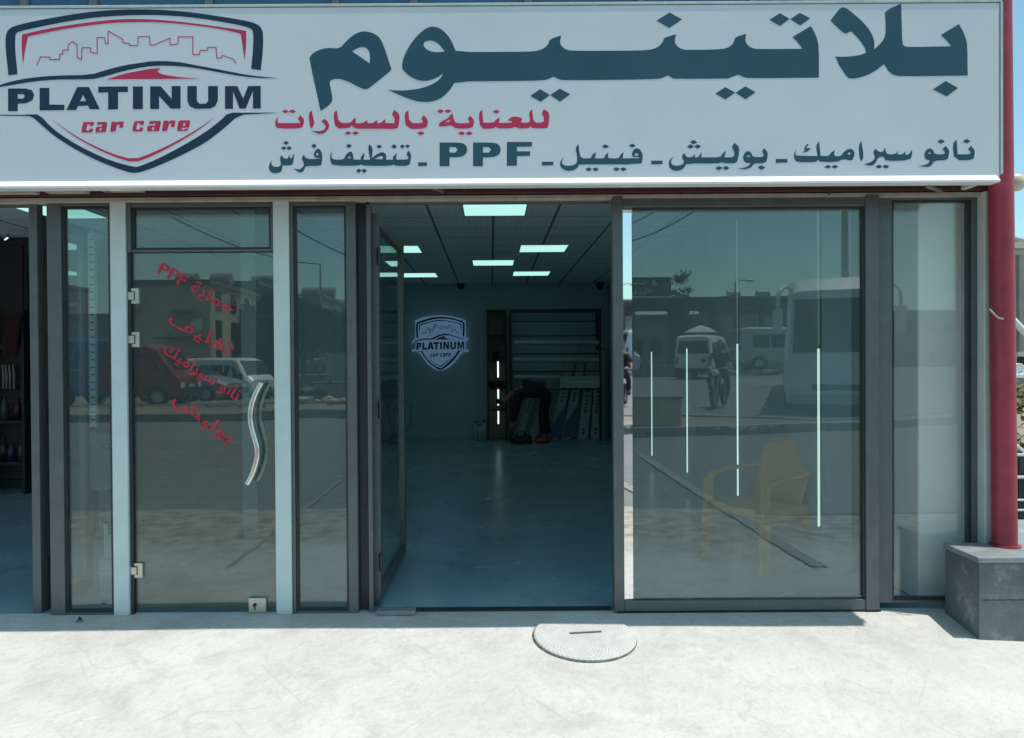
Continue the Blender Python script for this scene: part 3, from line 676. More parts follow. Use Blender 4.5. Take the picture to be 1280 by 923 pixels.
e3 = flat(EM_SKY, [], on_sign(0), T).build('skyline', MT['red']); world_child(e3, sg)
for q in (e2, e3):
    q.parent = em
# ------------------------------------------------------------------ shop front: posts, windows, doors
def post(name, label, x0, x1, z0, z1, m, y0=D - .012, y1=D + .10):
    t = thing(name, label, 'post', ((x0 + x1) / 2, D, z0))
    mb = MB(); mb.box(x0, x1, y0, y1, z0, z1); world_child(mb.build('shaft', m, None, .006), t)
    mb = MB(); mb.box(x0 + .004, x1 - .004, y0 - .003, y0 - .0005, z0, z0 + .02); world_child(mb.build('foot', MT['wall_white']), t)
    return t
post('white_post', 'white painted post on the hinge side of the glass door', fx(140.5), fx(160), fz(765.5), ZT, MT['white_paint'])
post('white_post', 'white painted post beside the curved steel door handle', fx(343.5), fx(363.5), fz(765.5), ZT, MT['white_paint'])
t = thing('end_post', 'grey white wall post standing against the red pole', 'post', (fx(1230), D, .3))
mb = MB(); mb.box(fx(1222), fx(1240), D - .06, D + .3, fz(686), ZT + .02); world_child(mb.build('shaft', MT['wall_white'], None, .006), t)

def frame_bars(mb, x0, x1, z0, z1, l, r, tp, bt, y0, y1):
    mb.box(x0, x0 + l, y0, y1, z0, z1); mb.box(x1 - r, x1, y0, y1, z0, z1)
    mb.box(x0 + l + .0005, x1 - r - .0005, y0 + .004, y1 - .004, z1 - tp, z1); mb.box(x0 + l + .0005, x1 - r - .0005, y0 + .004, y1 - .004, z0, z0 + bt)
def window(name, label, p0, p1, y0p, y1p, l, r, tp, bt, gm, cat='window', yy=D, extra=None, dep=.07):
    """a framed pane given by its pixel edges; bar widths in metres"""
    x0, x1, z1, z0 = fx(p0), fx(p1), fz(y0p), fz(y1p)
    t = thing(name, label, cat, ((x0 + x1) / 2, yy, z0))
    mb = MB(); frame_bars(mb, x0, x1, z0, z1, l, r, tp, bt, yy, yy + dep)
    # glazing bead
    a, c, e, f = x0 + l, x1 - r, z0 + bt, z1 - tp
    world_child(mb.build('frame', MT['alu'], None, .003), t)
    mb = MB()
    for (u0, u1, w0, w1) in ((a + .001, a + .012, e + .012, f - .012), (c - .012, c - .001, e + .012, f - .012), (a + .001, c - .001, f - .011, f - .001), (a + .001, c - .001, e + .001, e + .011)):
        mb.box(u0, u1, yy + .012, yy + .05, w0, w1)
    world_child(mb.build('glazing_bead', MT['alu_d']), t)
    mb = MB(); mb.box(a + .003, c - .003, yy + .028, yy + .036, e + .003, f - .003)
    world_child(mb.build('pane', gm), t)
    return t
PX = .004474
window('narrow_window', 'narrow grey framed pane with a row of light slots and a blue reflection behind the glass', 60.5, 140, 251, 766, 18*PX, 1.5*PX, 3*PX, 3*PX, MT['glass'])
window('narrow_window', 'narrow grey framed pane between the glass door and the open door', 364, 446, 251, 766, 4*PX, 12*PX, 4*PX, 3*PX, MT['glass'])
window('narrow_window', 'narrow end pane showing a pale pillar, beside the stone plinth', 1098.5, 1222, 249, 757, 17*PX, 7*PX, 4*PX, 3*PX, MT['glass3'])
window('transom_window', 'wide grey framed transom pane above the frameless glass door', 160.5, 343, 251, 312, 5*PX, 3*PX, 5*PX, 3*PX, MT['glass2'])

# grey mullion between the narrow pane and the open leaf, and the head bar over the openings
t = thing('door_jamb', 'tall grey door jamb of the open entrance', 'door jamb', (fx(452), D, 0))
mb = MB(); mb.box(fx(446.5), fx(457.5), D + .055, D + .12, 0.0, ZT); mb.box(fx(458), fx(462.5), D + .03, D + .12, 0, ZT)
world_child(mb.build('jamb', MT['alu_d'], None, .003), t)
mb = MB(); mb.box(fx(459), fx(464.5), D + .01, D + .028, .004, ZT - .02); world_child(mb.build('stop', MT['alu'], None, .002), t)
t = thing('door_head', 'dark aluminium head rail above the open entrance', 'door frame', (fx(610), D, ZT))
mb = MB(); mb.box(fx(465), fx(764), D + .03, D + .07, ZT - .012, ZT)
world_child(mb.build('rail', MT['alu'], None, .002), t)
t = thing('door_head', 'dark aluminium head rail above the open doorway at the left edge', 'door frame', (fx(0), D, ZT))
mb = MB(); mb.box(-4.2, fx(34.5), D + .03, D + .07, ZT - .014, ZT); world_child(mb.build('rail', MT['alu'], None, .002), t)

def open_leaf(label, px_hinge, leaf, ang, zb, gm, wst=.055):
    """a framed glass leaf swung inwards by ang degrees about a vertical hinge"""
    x = fx(px_hinge)
    t = thing('open_door', label, 'door', (x, D + .09, zb), R(ang))
    H = ZT - .05 - zb
    mb = MB(); frame_bars(mb, 0, leaf, .008, H, wst, wst * 1.1, .06, .075, -.024, .024)
    mb.build('frame', MT['alu'], t, .003)
    mb = MB(); mb.box(wst + .004, leaf - wst * 1.1 - .004, -.004, .004, .087, H - .064)
    mb.build('pane', gm, t)
    mb = MB()
    for z in (.25, H * .5, H - .25): mb.cyl((-.012, -.028, z - .05), (-.012, -.028, z + .05), .011, n=12)
    mb.build('hinge', MT['alu_d'], t)
    mb = MB(); mb.tube([(leaf - .03, -.03, H * .40), (leaf - .03, -.07, H * .41), (leaf - .03, -.07, H * .49), (leaf - .03, -.03, H * .50)], .009, 10)
    mb.build('handle', MT['alu_d'], t)
    return t
open_leaf('grey framed glass door standing open in the main entrance', 466, 1.16, 89.3, .012, MT['glass'])
open_leaf('grey framed glass door standing open at the left edge beside the narrow pane', 40, .42, 84, fz(765.5), MT['glass'])
mb = MB(); mb.box(fx(35.5), fx(46), D + .02, D + .08, fz(765.5), ZT); 
t = thing('door_jamb', 'grey door jamb of the left doorway', 'door jamb', (fx(40), D, 0)); world_child(mb.build('jamb', MT['alu'], None, .003), t)

# frameless glass door
dx0, dx1, dz0, dz1 = fx(164.5), fx(342.5), fz(765.5), fz(313)
gd = thing('glass_door', 'frameless tinted glass door with red lettering and a wavy steel handle', 'door', (dx0, D, dz0))
mb = MB(); mb.box(dx0, dx1, D + .028, D + .038, dz0, dz1); world_child(mb.build('pane', MT['glass2'], None, .001), gd)
mb = MB(); mb.box(fx(160.5), fx(164), D + .006, D + .07, dz0, dz1 + .004); world_child(mb.build('side_jamb', MT['alu_d'], None, .002), gd)
mb = MB(); mb.box(dx0 + .01, dx1 - .004, D + .040, D + .056, dz0 - .008, dz0 + .028); world_child(mb.build('bottom_rail', MT['alu_d']), gd)
for (a, c, y0, y1) in ((163, 173.5, 357, 376.5), (163, 173.5, 412, 431), (163, 174.5, 702, 720.5)):
    z0, z1 = fz(y1), fz(y0); x0, x1 = fx(a), fx(c)
    mb = MB(); mb.box(x0, x1, D + .012, D + .0275, z0, z1); mb.box(x0, x1, D + .0385, D + .052, z0, z1)
    hg = world_child(mb.build('hinge', MT['satin'], None, .0025), gd)
    zc = (z0 + z1) / 2
    mb = MB(); mb.box(x0 - .012, x0 + .022, D + .004, D + .0115, zc - .021, zc + .021)
    k = world_child(mb.build('hinge_knuckle', MT['satin'], None, .002), gd); k.parent = hg
    mb = MB(); mb.box(x0 - .010, x0 + .0245, D + .0095, D + .0118, zc - .0245, zc + .0245)
    k = world_child(mb.build('hinge_gap', MT['black']), gd); k.parent = hg
mb = MB(); mb.box(fx(307.5), fx(329.5), D + .010, D + .0275, fz(765), fz(746.5)); mb.box(fx(307.5), fx(329.5), D + .0385, D + .054, fz(765), fz(746.5))
lk = world_child(mb.build('lock_plate', MT['satin'], None, .003), gd)
mb = MB(); c = W(318, 757, D); mb.cyl((c.x, D + .002, c.z), (c.x, D + .0095, c.z), .010, n=16); mb.box(c.x - .003, c.x + .003, D + .006, D + .0095, c.z - .028, c.z - .006)
k = world_child(mb.build('keyhole', MT['black']), gd); k.parent = lk
# wavy pull handle: one tube outside, one inside the glass, two stand-offs
HP = [(329.5, 476), (322.5, 489), (317.5, 503), (315.3, 517), (316.8, 531), (320.5, 545), (323.2, 556), (323.2, 568), (320, 582), (315.5, 593), (310.5, 602)]
def spline(P, k=4):
    out = []
    for i in range(len(P) - 1):
        p0, p1, p2, p3 = P[max(i-1,0)], P[i], P[i+1], P[min(i+2, len(P)-1)]
        for j in range(k):
            t = j / k
            out.append(tuple(.5*((2*b)+(-a+c)*t+(2*a-5*b+4*c-d)*t*t+(-a+3*b-3*c+d)*t**3) for a, b, c, d in zip(p0, p1, p2, p3)))
    return out + [P[-1]]
def hpts(y): return spline([tuple(Vector((fx(a), y, fz(b)))) for a, b in HP], 5)
mb = MB(); mb.tube(hpts(D - .035), .0165, 14); ho = world_child(mb.build('handle', MT['chrome']), gd)
mb = MB(); mb.tube([(p[0] + .012, p[1], p[2]) for p in hpts(D + .115)], .0165, 14); world_child(mb.build('handle', MT['chrome']), gd)
mb = MB()
for i in (2, 8):
    a, bq = HP[i]; mb.cyl((fx(a), D - .03, fz(bq)), (fx(a), D + .11, fz(bq)), .007, n=12)
k = world_child(mb.build('handle_standoff', MT['chrome']), gd); k.parent = ho
# red lettering stuck on the door, running downhill
def glyphs(text, off=.012):
    """outline text (Arabic letters already in their joined forms, written left to right) as 2d triangles"""
    c = bpy.data.curves.new('text', 'FONT'); c.body = text; c.size = 1.0; c.offset = off; c.resolution_u = 3
    o = bpy.data.objects.new('text', c); COL.objects.link(o)
    me = bpy.data.meshes.new_from_object(o.evaluated_get(bpy.context.evaluated_depsgraph_get()))
    V = [(v.co.x, v.co.y) for v in me.vertices]; F = [tuple(p.vertices) for p in me.polygons]
    bpy.data.objects.remove(o); bpy.data.curves.remove(c); bpy.data.meshes.remove(me)
    return V, F
lines = [('PPF \uFE94\uFEF3\uFE8E\uFEE4\uFEA3', (195.5, 341), (289, 392)), ('\uFED2\uFEF4\uFEE0\uFED0\uFE97', (209, 403), (286, 444)),
         ('\uFEDA\uFEF4\uFEE3\uFE8D\uFEAE\uFEF4\uFEB3 \uFEEE\uFEE7\uFE8E\uFEE7', (203, 440), (295, 501)), ('\uFEB6\uFEF4\uFEDF\uFEEE\uFE91', (215, 501), (287, 555))]
mb = MB(); yy = D + .0265
for txt, p0, p1 in lines:
    V, F = glyphs(txt); x0 = min(v[0] for v in V); x1 = max(v[0] for v in V)
    P, Q = W(*p0, yy), W(*p1, yy); ex = (Q - P); k = ex.length / (x1 - x0); ex.normalize(); ez = Vector((-ex.z, 0, ex.x))
    kz = min(k * 1.25, .098)
    if ez.z < 0: ez = -ez
    vs = [P + ex * ((x - x0) * k) + ez * (y * kz) for x, y in V]
    mb.add(vs, F)
lt = mb.build('door_lettering', MT['red_door'])
tag(world_child(lt, gd), 'bright red lettering running downhill, first line PPF')

# big sliding door
ax0, ax1, az0, az1 = fx(765.5), fx(1096), fz(763.5), fz(247.5)
sd = thing('sliding_door', 'large grey framed glass door with a bright mirror edge beside the open entrance', 'door', ((ax0 + ax1) / 2, D, az0))
mb = MB(); frame_bars(mb, ax0, ax1, az0, az1, fx(778.5) - ax0, ax1 - fx(1079), fz(247.5) - fz(261.5), fz(750.5) - fz(763.5), D - .03, D + .03)
world_child(mb.build('frame', MT['alu'], None, .004), sd)
gx0, gx1, gz0, gz1 = fx(778.5), fx(1079), fz(750.5), fz(261.5)
mb = MB(); mb.add([(gx0 + .001, D - .026, gz0 + .002), (gx0 + .030, D - .016, gz0 + .002), (fx(788.5) - .001, D - .016, gz1 - .002), (gx0 + .002, D - .026, gz1 - .002)], [(0, 1, 2, 3)])
mb = MB(); mb.prism([(gx0 + .001, -.008), (fx(789) + .006, -.004), (fx(789) + .006, .006), (gx0 + .001, .006)], lambda x, y: (x, D + y, gz0 + .002), lambda x, y: (x, D + y, gz1 - .002))
world_child(mb.build('mirror_edge', MT['mirror']), sd)
mb = MB(); mb.box(fx(789) + .009, gx1 - .003, D - .002, D + .008, gz0 + .003, gz1 - .003); world_child(mb.build('pane', MT['glass'], None), sd)
mb = MB(); mb.box(gx1 - .012, gx1 - .001, D - .018, D + .02, gz0 + .012, gz1 - .012); mb.box(gx0 + .06, gx1 - .001, D - .018, D + .02, gz1 - .011, gz1 - .001)
world_child(mb.build('glazing_bead', MT['alu_d']), sd)
mb = MB(); mb.box(ax0 + .02, ax1 + .01, D - .024, D + .05, -.014, az0 - .003); world_child(mb.build('bottom_track', MT['alu_d']), sd)
mb = MB()
for px in (1034,): mb.cyl((fx(px), D - .034, fz(246)), (fx(px), D - .03, fz(246)), .008, n=12)
world_child(mb.build('screw', MT['chrome']), sd)
# loose stone slab at the foot of the open leaf
t = thing('threshold_slab', 'small pale stone slab lying at the foot of the open door', 'slab', (fx(488), D - .02, 0))
mb = MB(); mb.box(fx(468), fx(518), D - .045, D + .025, -.005, .022); world_child(mb.build('slab', MT['granite_cap'], None, .006), t)

# ------------------------------------------------------------------ red pole, lamp, plinth, manhole
rp = thing('steel_pole', 'tall round red painted steel pole rising from the stone plinth', 'pole', (W(1256, 690, D - .12).x, D - .12, .37))
c0, c1 = W(1256, 690, D - .12), W(1246, -260, D - .12)
mb = MB(); mb.cyl((c0.x, D - .12, .375), tuple(c1), .060, n=32); world_child(mb.build('shaft', MT['red_steel']), rp)
mb = MB(); mb.cyl((c0.x, D - .12, .372), (c0.x, D - .12, .392), .075, n=32); world_child(mb.build('foot', MT['red_steel'], None, .003), rp)
wp = W(1247, 397, D - .185)
mb = MB(); mb.tube([wp + Vector((-.03, .02, .045)), wp + Vector((-.012, 0, .01)), wp + Vector((.005, -.006, -.006)), wp + Vector((.028, -.002, -.008))], .005, 8); world_child(mb.build('wire_tie', MT['beige']), rp)
lp = W(1268, 229, D + .05)
t = thing('globe_lamp', 'small cream globe lamp fixed behind the red pole at the sign corner', 'lamp', tuple(lp))
mb = MB(); mb.lathe([(0, -.045), (.03, -.043), (.05, -.028), (.056, 0), (.05, .03), (.03, .046), (0, .05)], lp, 'Z', 20); world_child(mb.build('globe', mat('cream_globe', (.62, .55, .42), .45)), t)
mb = MB(); mb.cyl(lp + Vector((-.08, 0, .02)), lp + Vector((-.045, 0, .01)), .018, n=12); mb.cyl(lp + Vector((-.015, 0, .045)), lp + Vector((-.015, 0, .085)), .012, n=12)
world_child(mb.build('lamp_bracket', MT['white_paint']), t)
bp = W(1263, 290, D + .05)
t = thing('wall_clip', 'small grey square clip on the far side of the red pole', 'bracket', tuple(bp))
mb = MB(); mb.tube([bp + Vector((-.05, 0, .022)), bp + Vector((.008, 0, .022)), bp + Vector((.008, 0, -.022)), bp + Vector((-.05, 0, -.022))], .004, 8); world_child(mb.build('clip', MT['alu_d']), t)

pl = thing('stone_plinth', 'low dark granite clad plinth with a worn cap under the red pole', 'plinth', (3.2, 4.0, -.1))
yr, yf, pt = 4.21, 3.90, .382
xr_, xf_ = W(1181, 720, yr).x, W(1224, 760, yf).x
mb = MB(); mb.prism([(xr_, yr), (xf_, yf), (6.0, yf), (6.0, yr + .6), (fx(1241) + .02, yr + .6), (fx(1241) + .02, yr)], lambda x, y: (x, y, -.35), lambda x, y: (x, y, pt - .032))
world_child(mb.build('body', MT['granite'], None, .004), pl)
mb = MB(); mb.prism([(xr_ - .01, yr + .002), (xf_ - .012, yf - .012), (6.0, yf - .012), (6.0, yr + .6), (fx(1241) + .022, yr + .6), (fx(1241) + .022, yr + .002)], lambda x, y: (x, y, pt - .030), lambda x, y: (x, y, pt))
world_child(mb.build('cap', MT['granite_cap'], None, .005), pl)
mb = MB(); mb.box(xf_ + .02, 6.0, yf - .0025, yf + .01, .158, .1615); mb.box(xf_ + .62, xf_ + .6235, yf - .0025, yf + .01, -.2, pt - .04)
world_child(mb.build('joint', MT['black']), pl)

# manhole cover lying on the sloping apron
mc_q = D - W(731, 797, D - .31).y
mz = -.10 * .32
mcx = W(731, 797, D - .32).x
root = thing('manhole_cover', 'round grey manhole cover lying on the sunlit concrete by the entrance', 'manhole cover', (mcx, D - .32, mz + .004))
root.rotation_euler = (math.atan(.10), 0, R(8))
m = mat('manhole_concrete', (.55, .555, .53), .85, var=.10, scale=6, bump=.2, bscale=60); MT['cover'] = m
n = m.node_tree.nodes; l = m.node_tree.links
tc = n.new('ShaderNodeTexCoord'); sp = n.new('ShaderNodeSeparateXYZ'); l.new(tc.outputs['Object'], sp.inputs[0])
ln = n.new('ShaderNodeVectorMath'); ln.operation = 'LENGTH'; l.new(tc.outputs['Object'], ln.inputs[0])
at = n.new('ShaderNodeMath'); at.operation = 'ARCTAN2'; l.new(sp.outputs[1], at.inputs[0]); l.new(sp.outputs[0], at.inputs[1])
def mth(op, a, bq):
    k = n.new('ShaderNodeMath'); k.operation = op
    for i, q in enumerate((a, bq)):
        if isinstance(q, (int, float)): k.inputs[i].default_value = q
        elif q is not None: l.new(q, k.inputs[i])
    return k.outputs[0]
s1 = mth('SINE', mth('MULTIPLY', ln.outputs['Value'], 2 * math.pi / .030), None); s2 = mth('SINE', mth('MULTIPLY', at.outputs[0], 60), None)
hgt = mth('MULTIPLY', s1, s2)
bp_ = n.new('ShaderNodeBump'); bp_.inputs['Strength'].default_value = .42; bp_.inputs['Distance'].default_value = .006
l.new(hgt, bp_.inputs['Height'])
old = [k for k in n if k.type == 'BUMP' and k != bp_][0]; l.new(old.outputs[0], bp_.inputs['Normal']); l.new(bp_.outputs[0], n['Principled BSDF'].inputs['Normal'])
mb = MB(); rr_ = .262
mb.lathe([(rr_ - .03, -.03), (rr_, -.03), (rr_ + .002, .008), (rr_ - .005, .013), (0, .013)], (0, 0, 0), 'Z', 64); mb.sm = [False] * len(mb.sm)
mb.build('cover_plate', m, root)
mb = MB(); mb.obox((.01, .02, .0145), (.17, .016, .003)); mb.build('lifting_slot', mat('slot_dirt', (.09, .09, .085), .9), root)
mb = MB(); mb.lathe([(rr_ + .002, -.03), (rr_ + .012, -.03), (rr_ + .011, -.001), (rr_ + .002, .003)], (0, 0, 0), 'Z', 64)
mb.build('frame_ring', mat('crumbled_mortar', (.13, .12, .105), .95, var=.5, scale=30, bump=.8, bscale=40), root)
# crumbs of broken mortar on the apron by the cover
for i, (px, py, s) in enumerate(((668, 800, .012), (690, 812, .009), (735, 829, .008), (727, 824, .006), (748, 828, .007))):
    p = W(px, py, D - .5)
    q = (1.4 - 0) ; 
    # drop on to the slope
    d = (p - EYE).normalized(); tt = next(k * .002 for k in range(900, 3000) if (EYE + d * k * .002).z <= ramp(D - (EYE + d * k * .002).y) - .0)
    p = EYE + d * tt
    mb = MB(); bm = bmesh.new(); bmesh.ops.create_icosphere(bm, subdivisions=1, radius=s)
    for v in bm.verts: v.co *= random.uniform(.7, 1.3)
    mb.add([tuple(v.co) for v in bm.verts], [[v.index for v in f.verts] for f in bm.faces]); bm.free()
    o = mb.build('mortar_crumb', MT['dirt']); o.location = p + Vector((0, 0, s * .5))
    tag(o, 'tiny crumb of broken mortar beside the manhole cover rim', 'rubble', 'mortar crumbs by the manhole cover')
# small dark dry leaf in the shade by the left door
p = W(100, 777, D - .1); o = MB().add([(-.02,-.006,0),(0,-.012,.012),(.022,-.004,.004),(.006,.004,.022),(-.008,.008,.03),(-.016,.004,.008)], [(0,1,5),(1,2,3),(1,3,5),(3,4,5)]).build('dry_leaf', MT['alu_d'])
o.location = (p.x, D - .1, ramp(.1) + .003); md = o.modifiers.new('thick', 'SOLIDIFY'); md.thickness = .002
tag(o, 'small dark curled leaf on the shaded concrete below the narrow left pane', 'leaf')

t = thing('door_sill', 'dark worn metal sill along the open entrance', 'sill', (fx(610), D, 0))
mb = MB(); mb.box(fx(466), fx(764), D + .015, D + .075, -.002, .006); mb.box(fx(466), fx(764), D + .035, D + .045, .0061, .011); world_child(mb.build('sill', MT['alu_d'], None, .002), t)
stains(m, (.30, .30, .28), 5, .52, .7, .5)
# ------------------------------------------------------------------ inside the shop
PANELS = [(618.5,261,'nearest the entrance, alone in the first row'), (679,310,'right hand one of the second row'), (496,311,'left hand one of the second row, cut by the open door'),
          (616.5,328,'alone in the third row'), (664,341.5,'nearest the back wall on the right'), (523.5,343.5,'nearest the back wall on the left'),
          (76,264.5,'large in the top of the narrow left pane'), (71,307,'second down in the narrow left pane'), (78,341,'lowest in the narrow left pane')]
def make_panel():
    t = thing('ceiling_light', '', 'ceiling light', (0, 0, 0), 0, 'square light panels set in the ceiling')
    mb = MB()
    for a in ((-.31, .31, -.31, -.292), (-.31, .31, .292, .31), (-.31, -.292, -.2915, .2915), (.292, .31, -.2915, .2915)): mb.box(a[0], a[1], a[2], a[3], -.012, -.002)
    mb.build('frame', MT['white_paint'], t)
    mb = MB(); mb.box(-.291, .291, -.291, .291, -.009, -.003); mb.build('diffuser', MT['light'], t)
    return t
proto = make_panel()
for i, (px, py, lab) in enumerate(PANELS):
    Y = next(y * .01 for y in range(450, 1400) if W(px, py, y * .01).z >= ZC)
    o = proto if i == 0 else copy_tree(proto)
    o.location = (W(px, py, Y).x, Y, ZC); o['label'] = 'lit square ceiling panel, ' + lab

def led(px, ylo, label, ymid=None, ytop=None):
    Y = 2.165 * FOC / (px - 614 + 1e-6)
    Y = next(y * .005 for y in range(860, 2800) if W(px, 500, y * .005).x >= XR - .02)
    z0, z1 = W(px, ylo, Y).z, (W(px, ymid, Y).z if ymid else 1.45)
    t = thing('led_strip', label, 'light strip', (XR - .012, Y, z0), 0, 'upright light strips on the side wall')
    mb = MB(); mb.box(XR - .006, XR - .001, Y - .02, Y + .02, z0 - .01, (W(px, ytop, Y).z if ytop else z1) + .01); world_child(mb.build('backing', MT['alu_d']), t)
    mb = MB(); mb.box(XR - .018, XR - .007, Y - .0055, Y + .0055, z0, z1); world_child(mb.build('tube', MT['led']), t)
    if ytop:
        mb = MB(); mb.box(XR - .017, XR - .007, Y - .005, Y + .005, z1 + .02, W(px, ytop, Y).z); world_child(mb.build('upper_tube', MT['led_dim']), t)
led(814, 570, 'shortest upright light strip, first to the right of the mirror edge', 440)
led(858, 591, 'second upright light strip from the mirror edge', 436)
led(921, 620, 'third upright light strip, rising behind the yellow chair arm', 430, 275)
led(1022, 658, 'tallest upright light strip, behind the back of the yellow chair', 436, 262)

# illuminated emblem on the back wall
YE = YB - .06
bk = Z_(500,380,9.23)([(175,190),(300,145),(465,128),(620,145),(755,190),(762,385),(795,400),(790,420),(760,430),(755,520),(795,535),(790,555),(715,560),(640,670),(560,740),(465,780),(370,740),(290,665),(225,560),(140,550),(135,530),(180,520),(180,440),(140,460),(135,440),(165,405),(178,385)])
we = thing('wall_sign', 'shield shaped illuminated sign on the dark back wall reading PLATINUM car care', 'sign', tuple(W(551, 465, YE)))
def on_wall(t0): return lambda x, y, t: W(x, y, YE) + Vector((0, -t - t0, 0))
def em2(x, y): return (520 + (x - 7) * .189, 396.3 + (y - 12) * .326)
def tr(L): return [[em2(*p) for p in P] for P in L]
world_child(flat([smooth_poly(bk, 1, 120)], [], on_wall(-.03), .03).build('backing', emit('lit_blue_face', (.17, .33, .54), .33)), we)
world_child(flat(tr(EM_NAVY + EM_TXT), tr(EM_TXTH), on_wall(.0015), .006).build('emblem', MT['navy']), we)
world_child(flat(tr(EM_RED[1:2]), [], on_wall(.0015), .006).build('emblem_accent', MT['red']), we)
world_child(flat(tr(EM_RED[:1] + EM_RED[2:]) , tr(EM_REDH), on_wall(.0015), .006).build('emblem_line', MT['navy']), we)
world_child(flat(stroke_poly([em2(*p) for p in SKY_L], .55), [], on_wall(.0015), .006).build('skyline', MT['navy']), we)

dk = mat('dark_steel_frame', (.018, .022, .025), .5, .3)
YK = 13.60
def K(px, py, y=YK): return W(px, py, y)
# film rack
rk = thing('film_rack', 'tall dark steel rack holding rolls of film against the back wall', 'rack', (K(693, 548).x, YK, 0))
x0, x1, zt = K(637, 500).x, K(750, 500).x, K(693, 387.5).z
mb = MB()
for x in (x0, x1 - .04):
    for y in (YK - .18, YK + .18): mb.box(x, x + .04, y, y + .04, 0.001, zt)
mb.box(x0 + .0405, x1 - .0405, YK - .18, YK - .14, zt - .04, zt); mb.box(x0 + .0405, x1 - .0405, YK + .18, YK + .22, zt - .04, zt)
world_child(mb.build('frame', dk, None), rk)
for py in (407, 425, 447, 469, 491):
    mb = MB(); mb.cyl((x0 + .042, YK - .16, K(0, py).z), (x1 - .042, YK - .16, K(0, py).z), .012, n=8); world_child(mb.build('rail', MT['alu_d']), rk)
film = mat('film_roll', (.36, .40, .37), .35, var=.1, scale=8)
for px0, px1, py, lab in ((643, 748.5, 428.5, 'uppermost pale film roll lying across the rack'), (642.5, 748, 450, 'middle pale film roll lying across the rack'), (642.5, 699, 472, 'lowest and shortest pale film roll across the rack')):
    a, c = K(px0, py, YK - .20), K(px1, py, YK - .20); rl = thing('film_roll', lab, 'film roll', tuple(a), 0, 'rolls of film lying in the rack')
    mb = MB(); mb.cyl(a, c, .043, n=20); world_child(mb.build('film', film), rl)
    mb = MB(); mb.cyl(a - Vector((.02, 0, 0)), a + Vector((-.001, 0, 0)), .03, n=16); world_child(mb.build('core', MT['wood']), rl)
    mb = MB(); mb.cyl(c + Vector((.001, 0, 0)), c + Vector((.015, 0, 0)), .03, n=16); world_child(mb.build('core', MT['wood']), rl)
carton = mat('white_carton', (.42, .48, .46), .7, var=.08, scale=5); cblue = mat('blue_carton_print', (.05, .13, .28), .6)
fb = thing('film_box', 'short pale carton lying across the rack beside the lowest roll', 'box', tuple(K(724, 484, YK - .22)))
mb = MB(); a, c = K(700, 485, YK - .25), K(749, 470.5, YK - .25); mb.box(a.x, c.x, YK - .3, YK - .2, a.z, c.z); world_child(mb.build('carton', carton, None, .004), fb)
mb = MB(); mb.box(a.x + .1, c.x - .1, YK - .3025, YK - .2995, a.z + .09, a.z + .11); world_child(mb.build('label_band', MT['white_paint']), fb)
for (b0, b1, t0, t1, yt, kind, lab) in ((642, 652, 669, 678, 470, 0, 'leftmost leaning film carton, behind the bending man'), (660, 670, 684, 693, 466, 0, 'leaning film carton in front of which the man stands'),
        (686, 697.5, 711, 721, 437, 1, 'leaning film carton with a blue corner, next to the man'), (702, 714, 725, 734, 436, 1, 'second leaning film carton with a blue corner'),
        (722, 734.5, 735, 745, 437, 2, 'steep film carton with dark print, third from the rack post'), (738, 749.5, 746, 755, 438, 2, 'steep film carton with dark print at the rack post')):
    yb_ = YK + .05
    P0, P1, Q0, Q1 = K(b0, 546, yb_), K(b1, 546, yb_), K(t0, yt, yb_ + .1), K(t1, yt, yb_ + .1)
    P0.z = P1.z = .004
    t = thing('film_carton', lab, 'carton', tuple((P0 + P1) / 2), 0, 'long film cartons leaning in the rack')
    dy = Vector((0, .09, 0))
    mb = MB(); mb.add([P0, P1, P1 + dy, P0 + dy, Q0, Q1, Q1 + dy, Q0 + dy], [(0,3,2,1),(4,5,6,7),(0,1,5,4),(1,2,6,5),(2,3,7,6),(3,0,4,7)]); world_child(mb.build('carton', carton, None), t)
    def L(u, v): return (P0.lerp(P1, u)).lerp(Q0.lerp(Q1, u), v)
    e = Vector((0, -.0035, 0))
    mb = MB()
    if kind == 1:
        q = [L(.05, .02), L(.97, .02), L(.97, .36), L(.05, .18)]; mb.add([p + e for p in q] + [p + e * .3 for p in q], [(0,1,2,3),(7,6,5,4),(0,4,5,1),(1,5,6,2),(2,6,7,3),(3,7,4,0)]); world_child(mb.build('blue_corner', cblue), t)
    mb = MB()
    for v in ([.42, .46, .5, .55, .6] if kind < 2 else [.06, .1, .3, .34, .38, .42, .47, .52, .56]):
        q = [L(.38, v), L(.62, v), L(.62, v + .022), L(.38, v + .022)]; mb.add([p + e for p in q] + [p + e * .3 for p in q], [(0,1,2,3),(7,6,5,4),(0,4,5,1),(1,5,6,2),(2,6,7,3),(3,7,4,0)])
    world_child(mb.build('print', MT['black']), t)
a = K(755.5, 546, YK)
t = thing('film_tube', 'pale cardboard tube standing upright in the corner right of the rack', 'tube', (a.x, YK + .2, 0)); mb = MB(); mb.cyl((a.x, YK + .2, .002), (a.x + .01, YK + .2, K(755, 437).z), .05, n=16); world_child(mb.build('tube', carton), t)
mb = MB(); mb.cyl((a.x + .01, YK + .2, K(755, 437).z + .001), (a.x + .01, YK + .2, K(755, 437).z + .02), .052, n=16); world_child(mb.build('end_cap', MT['black']), t)

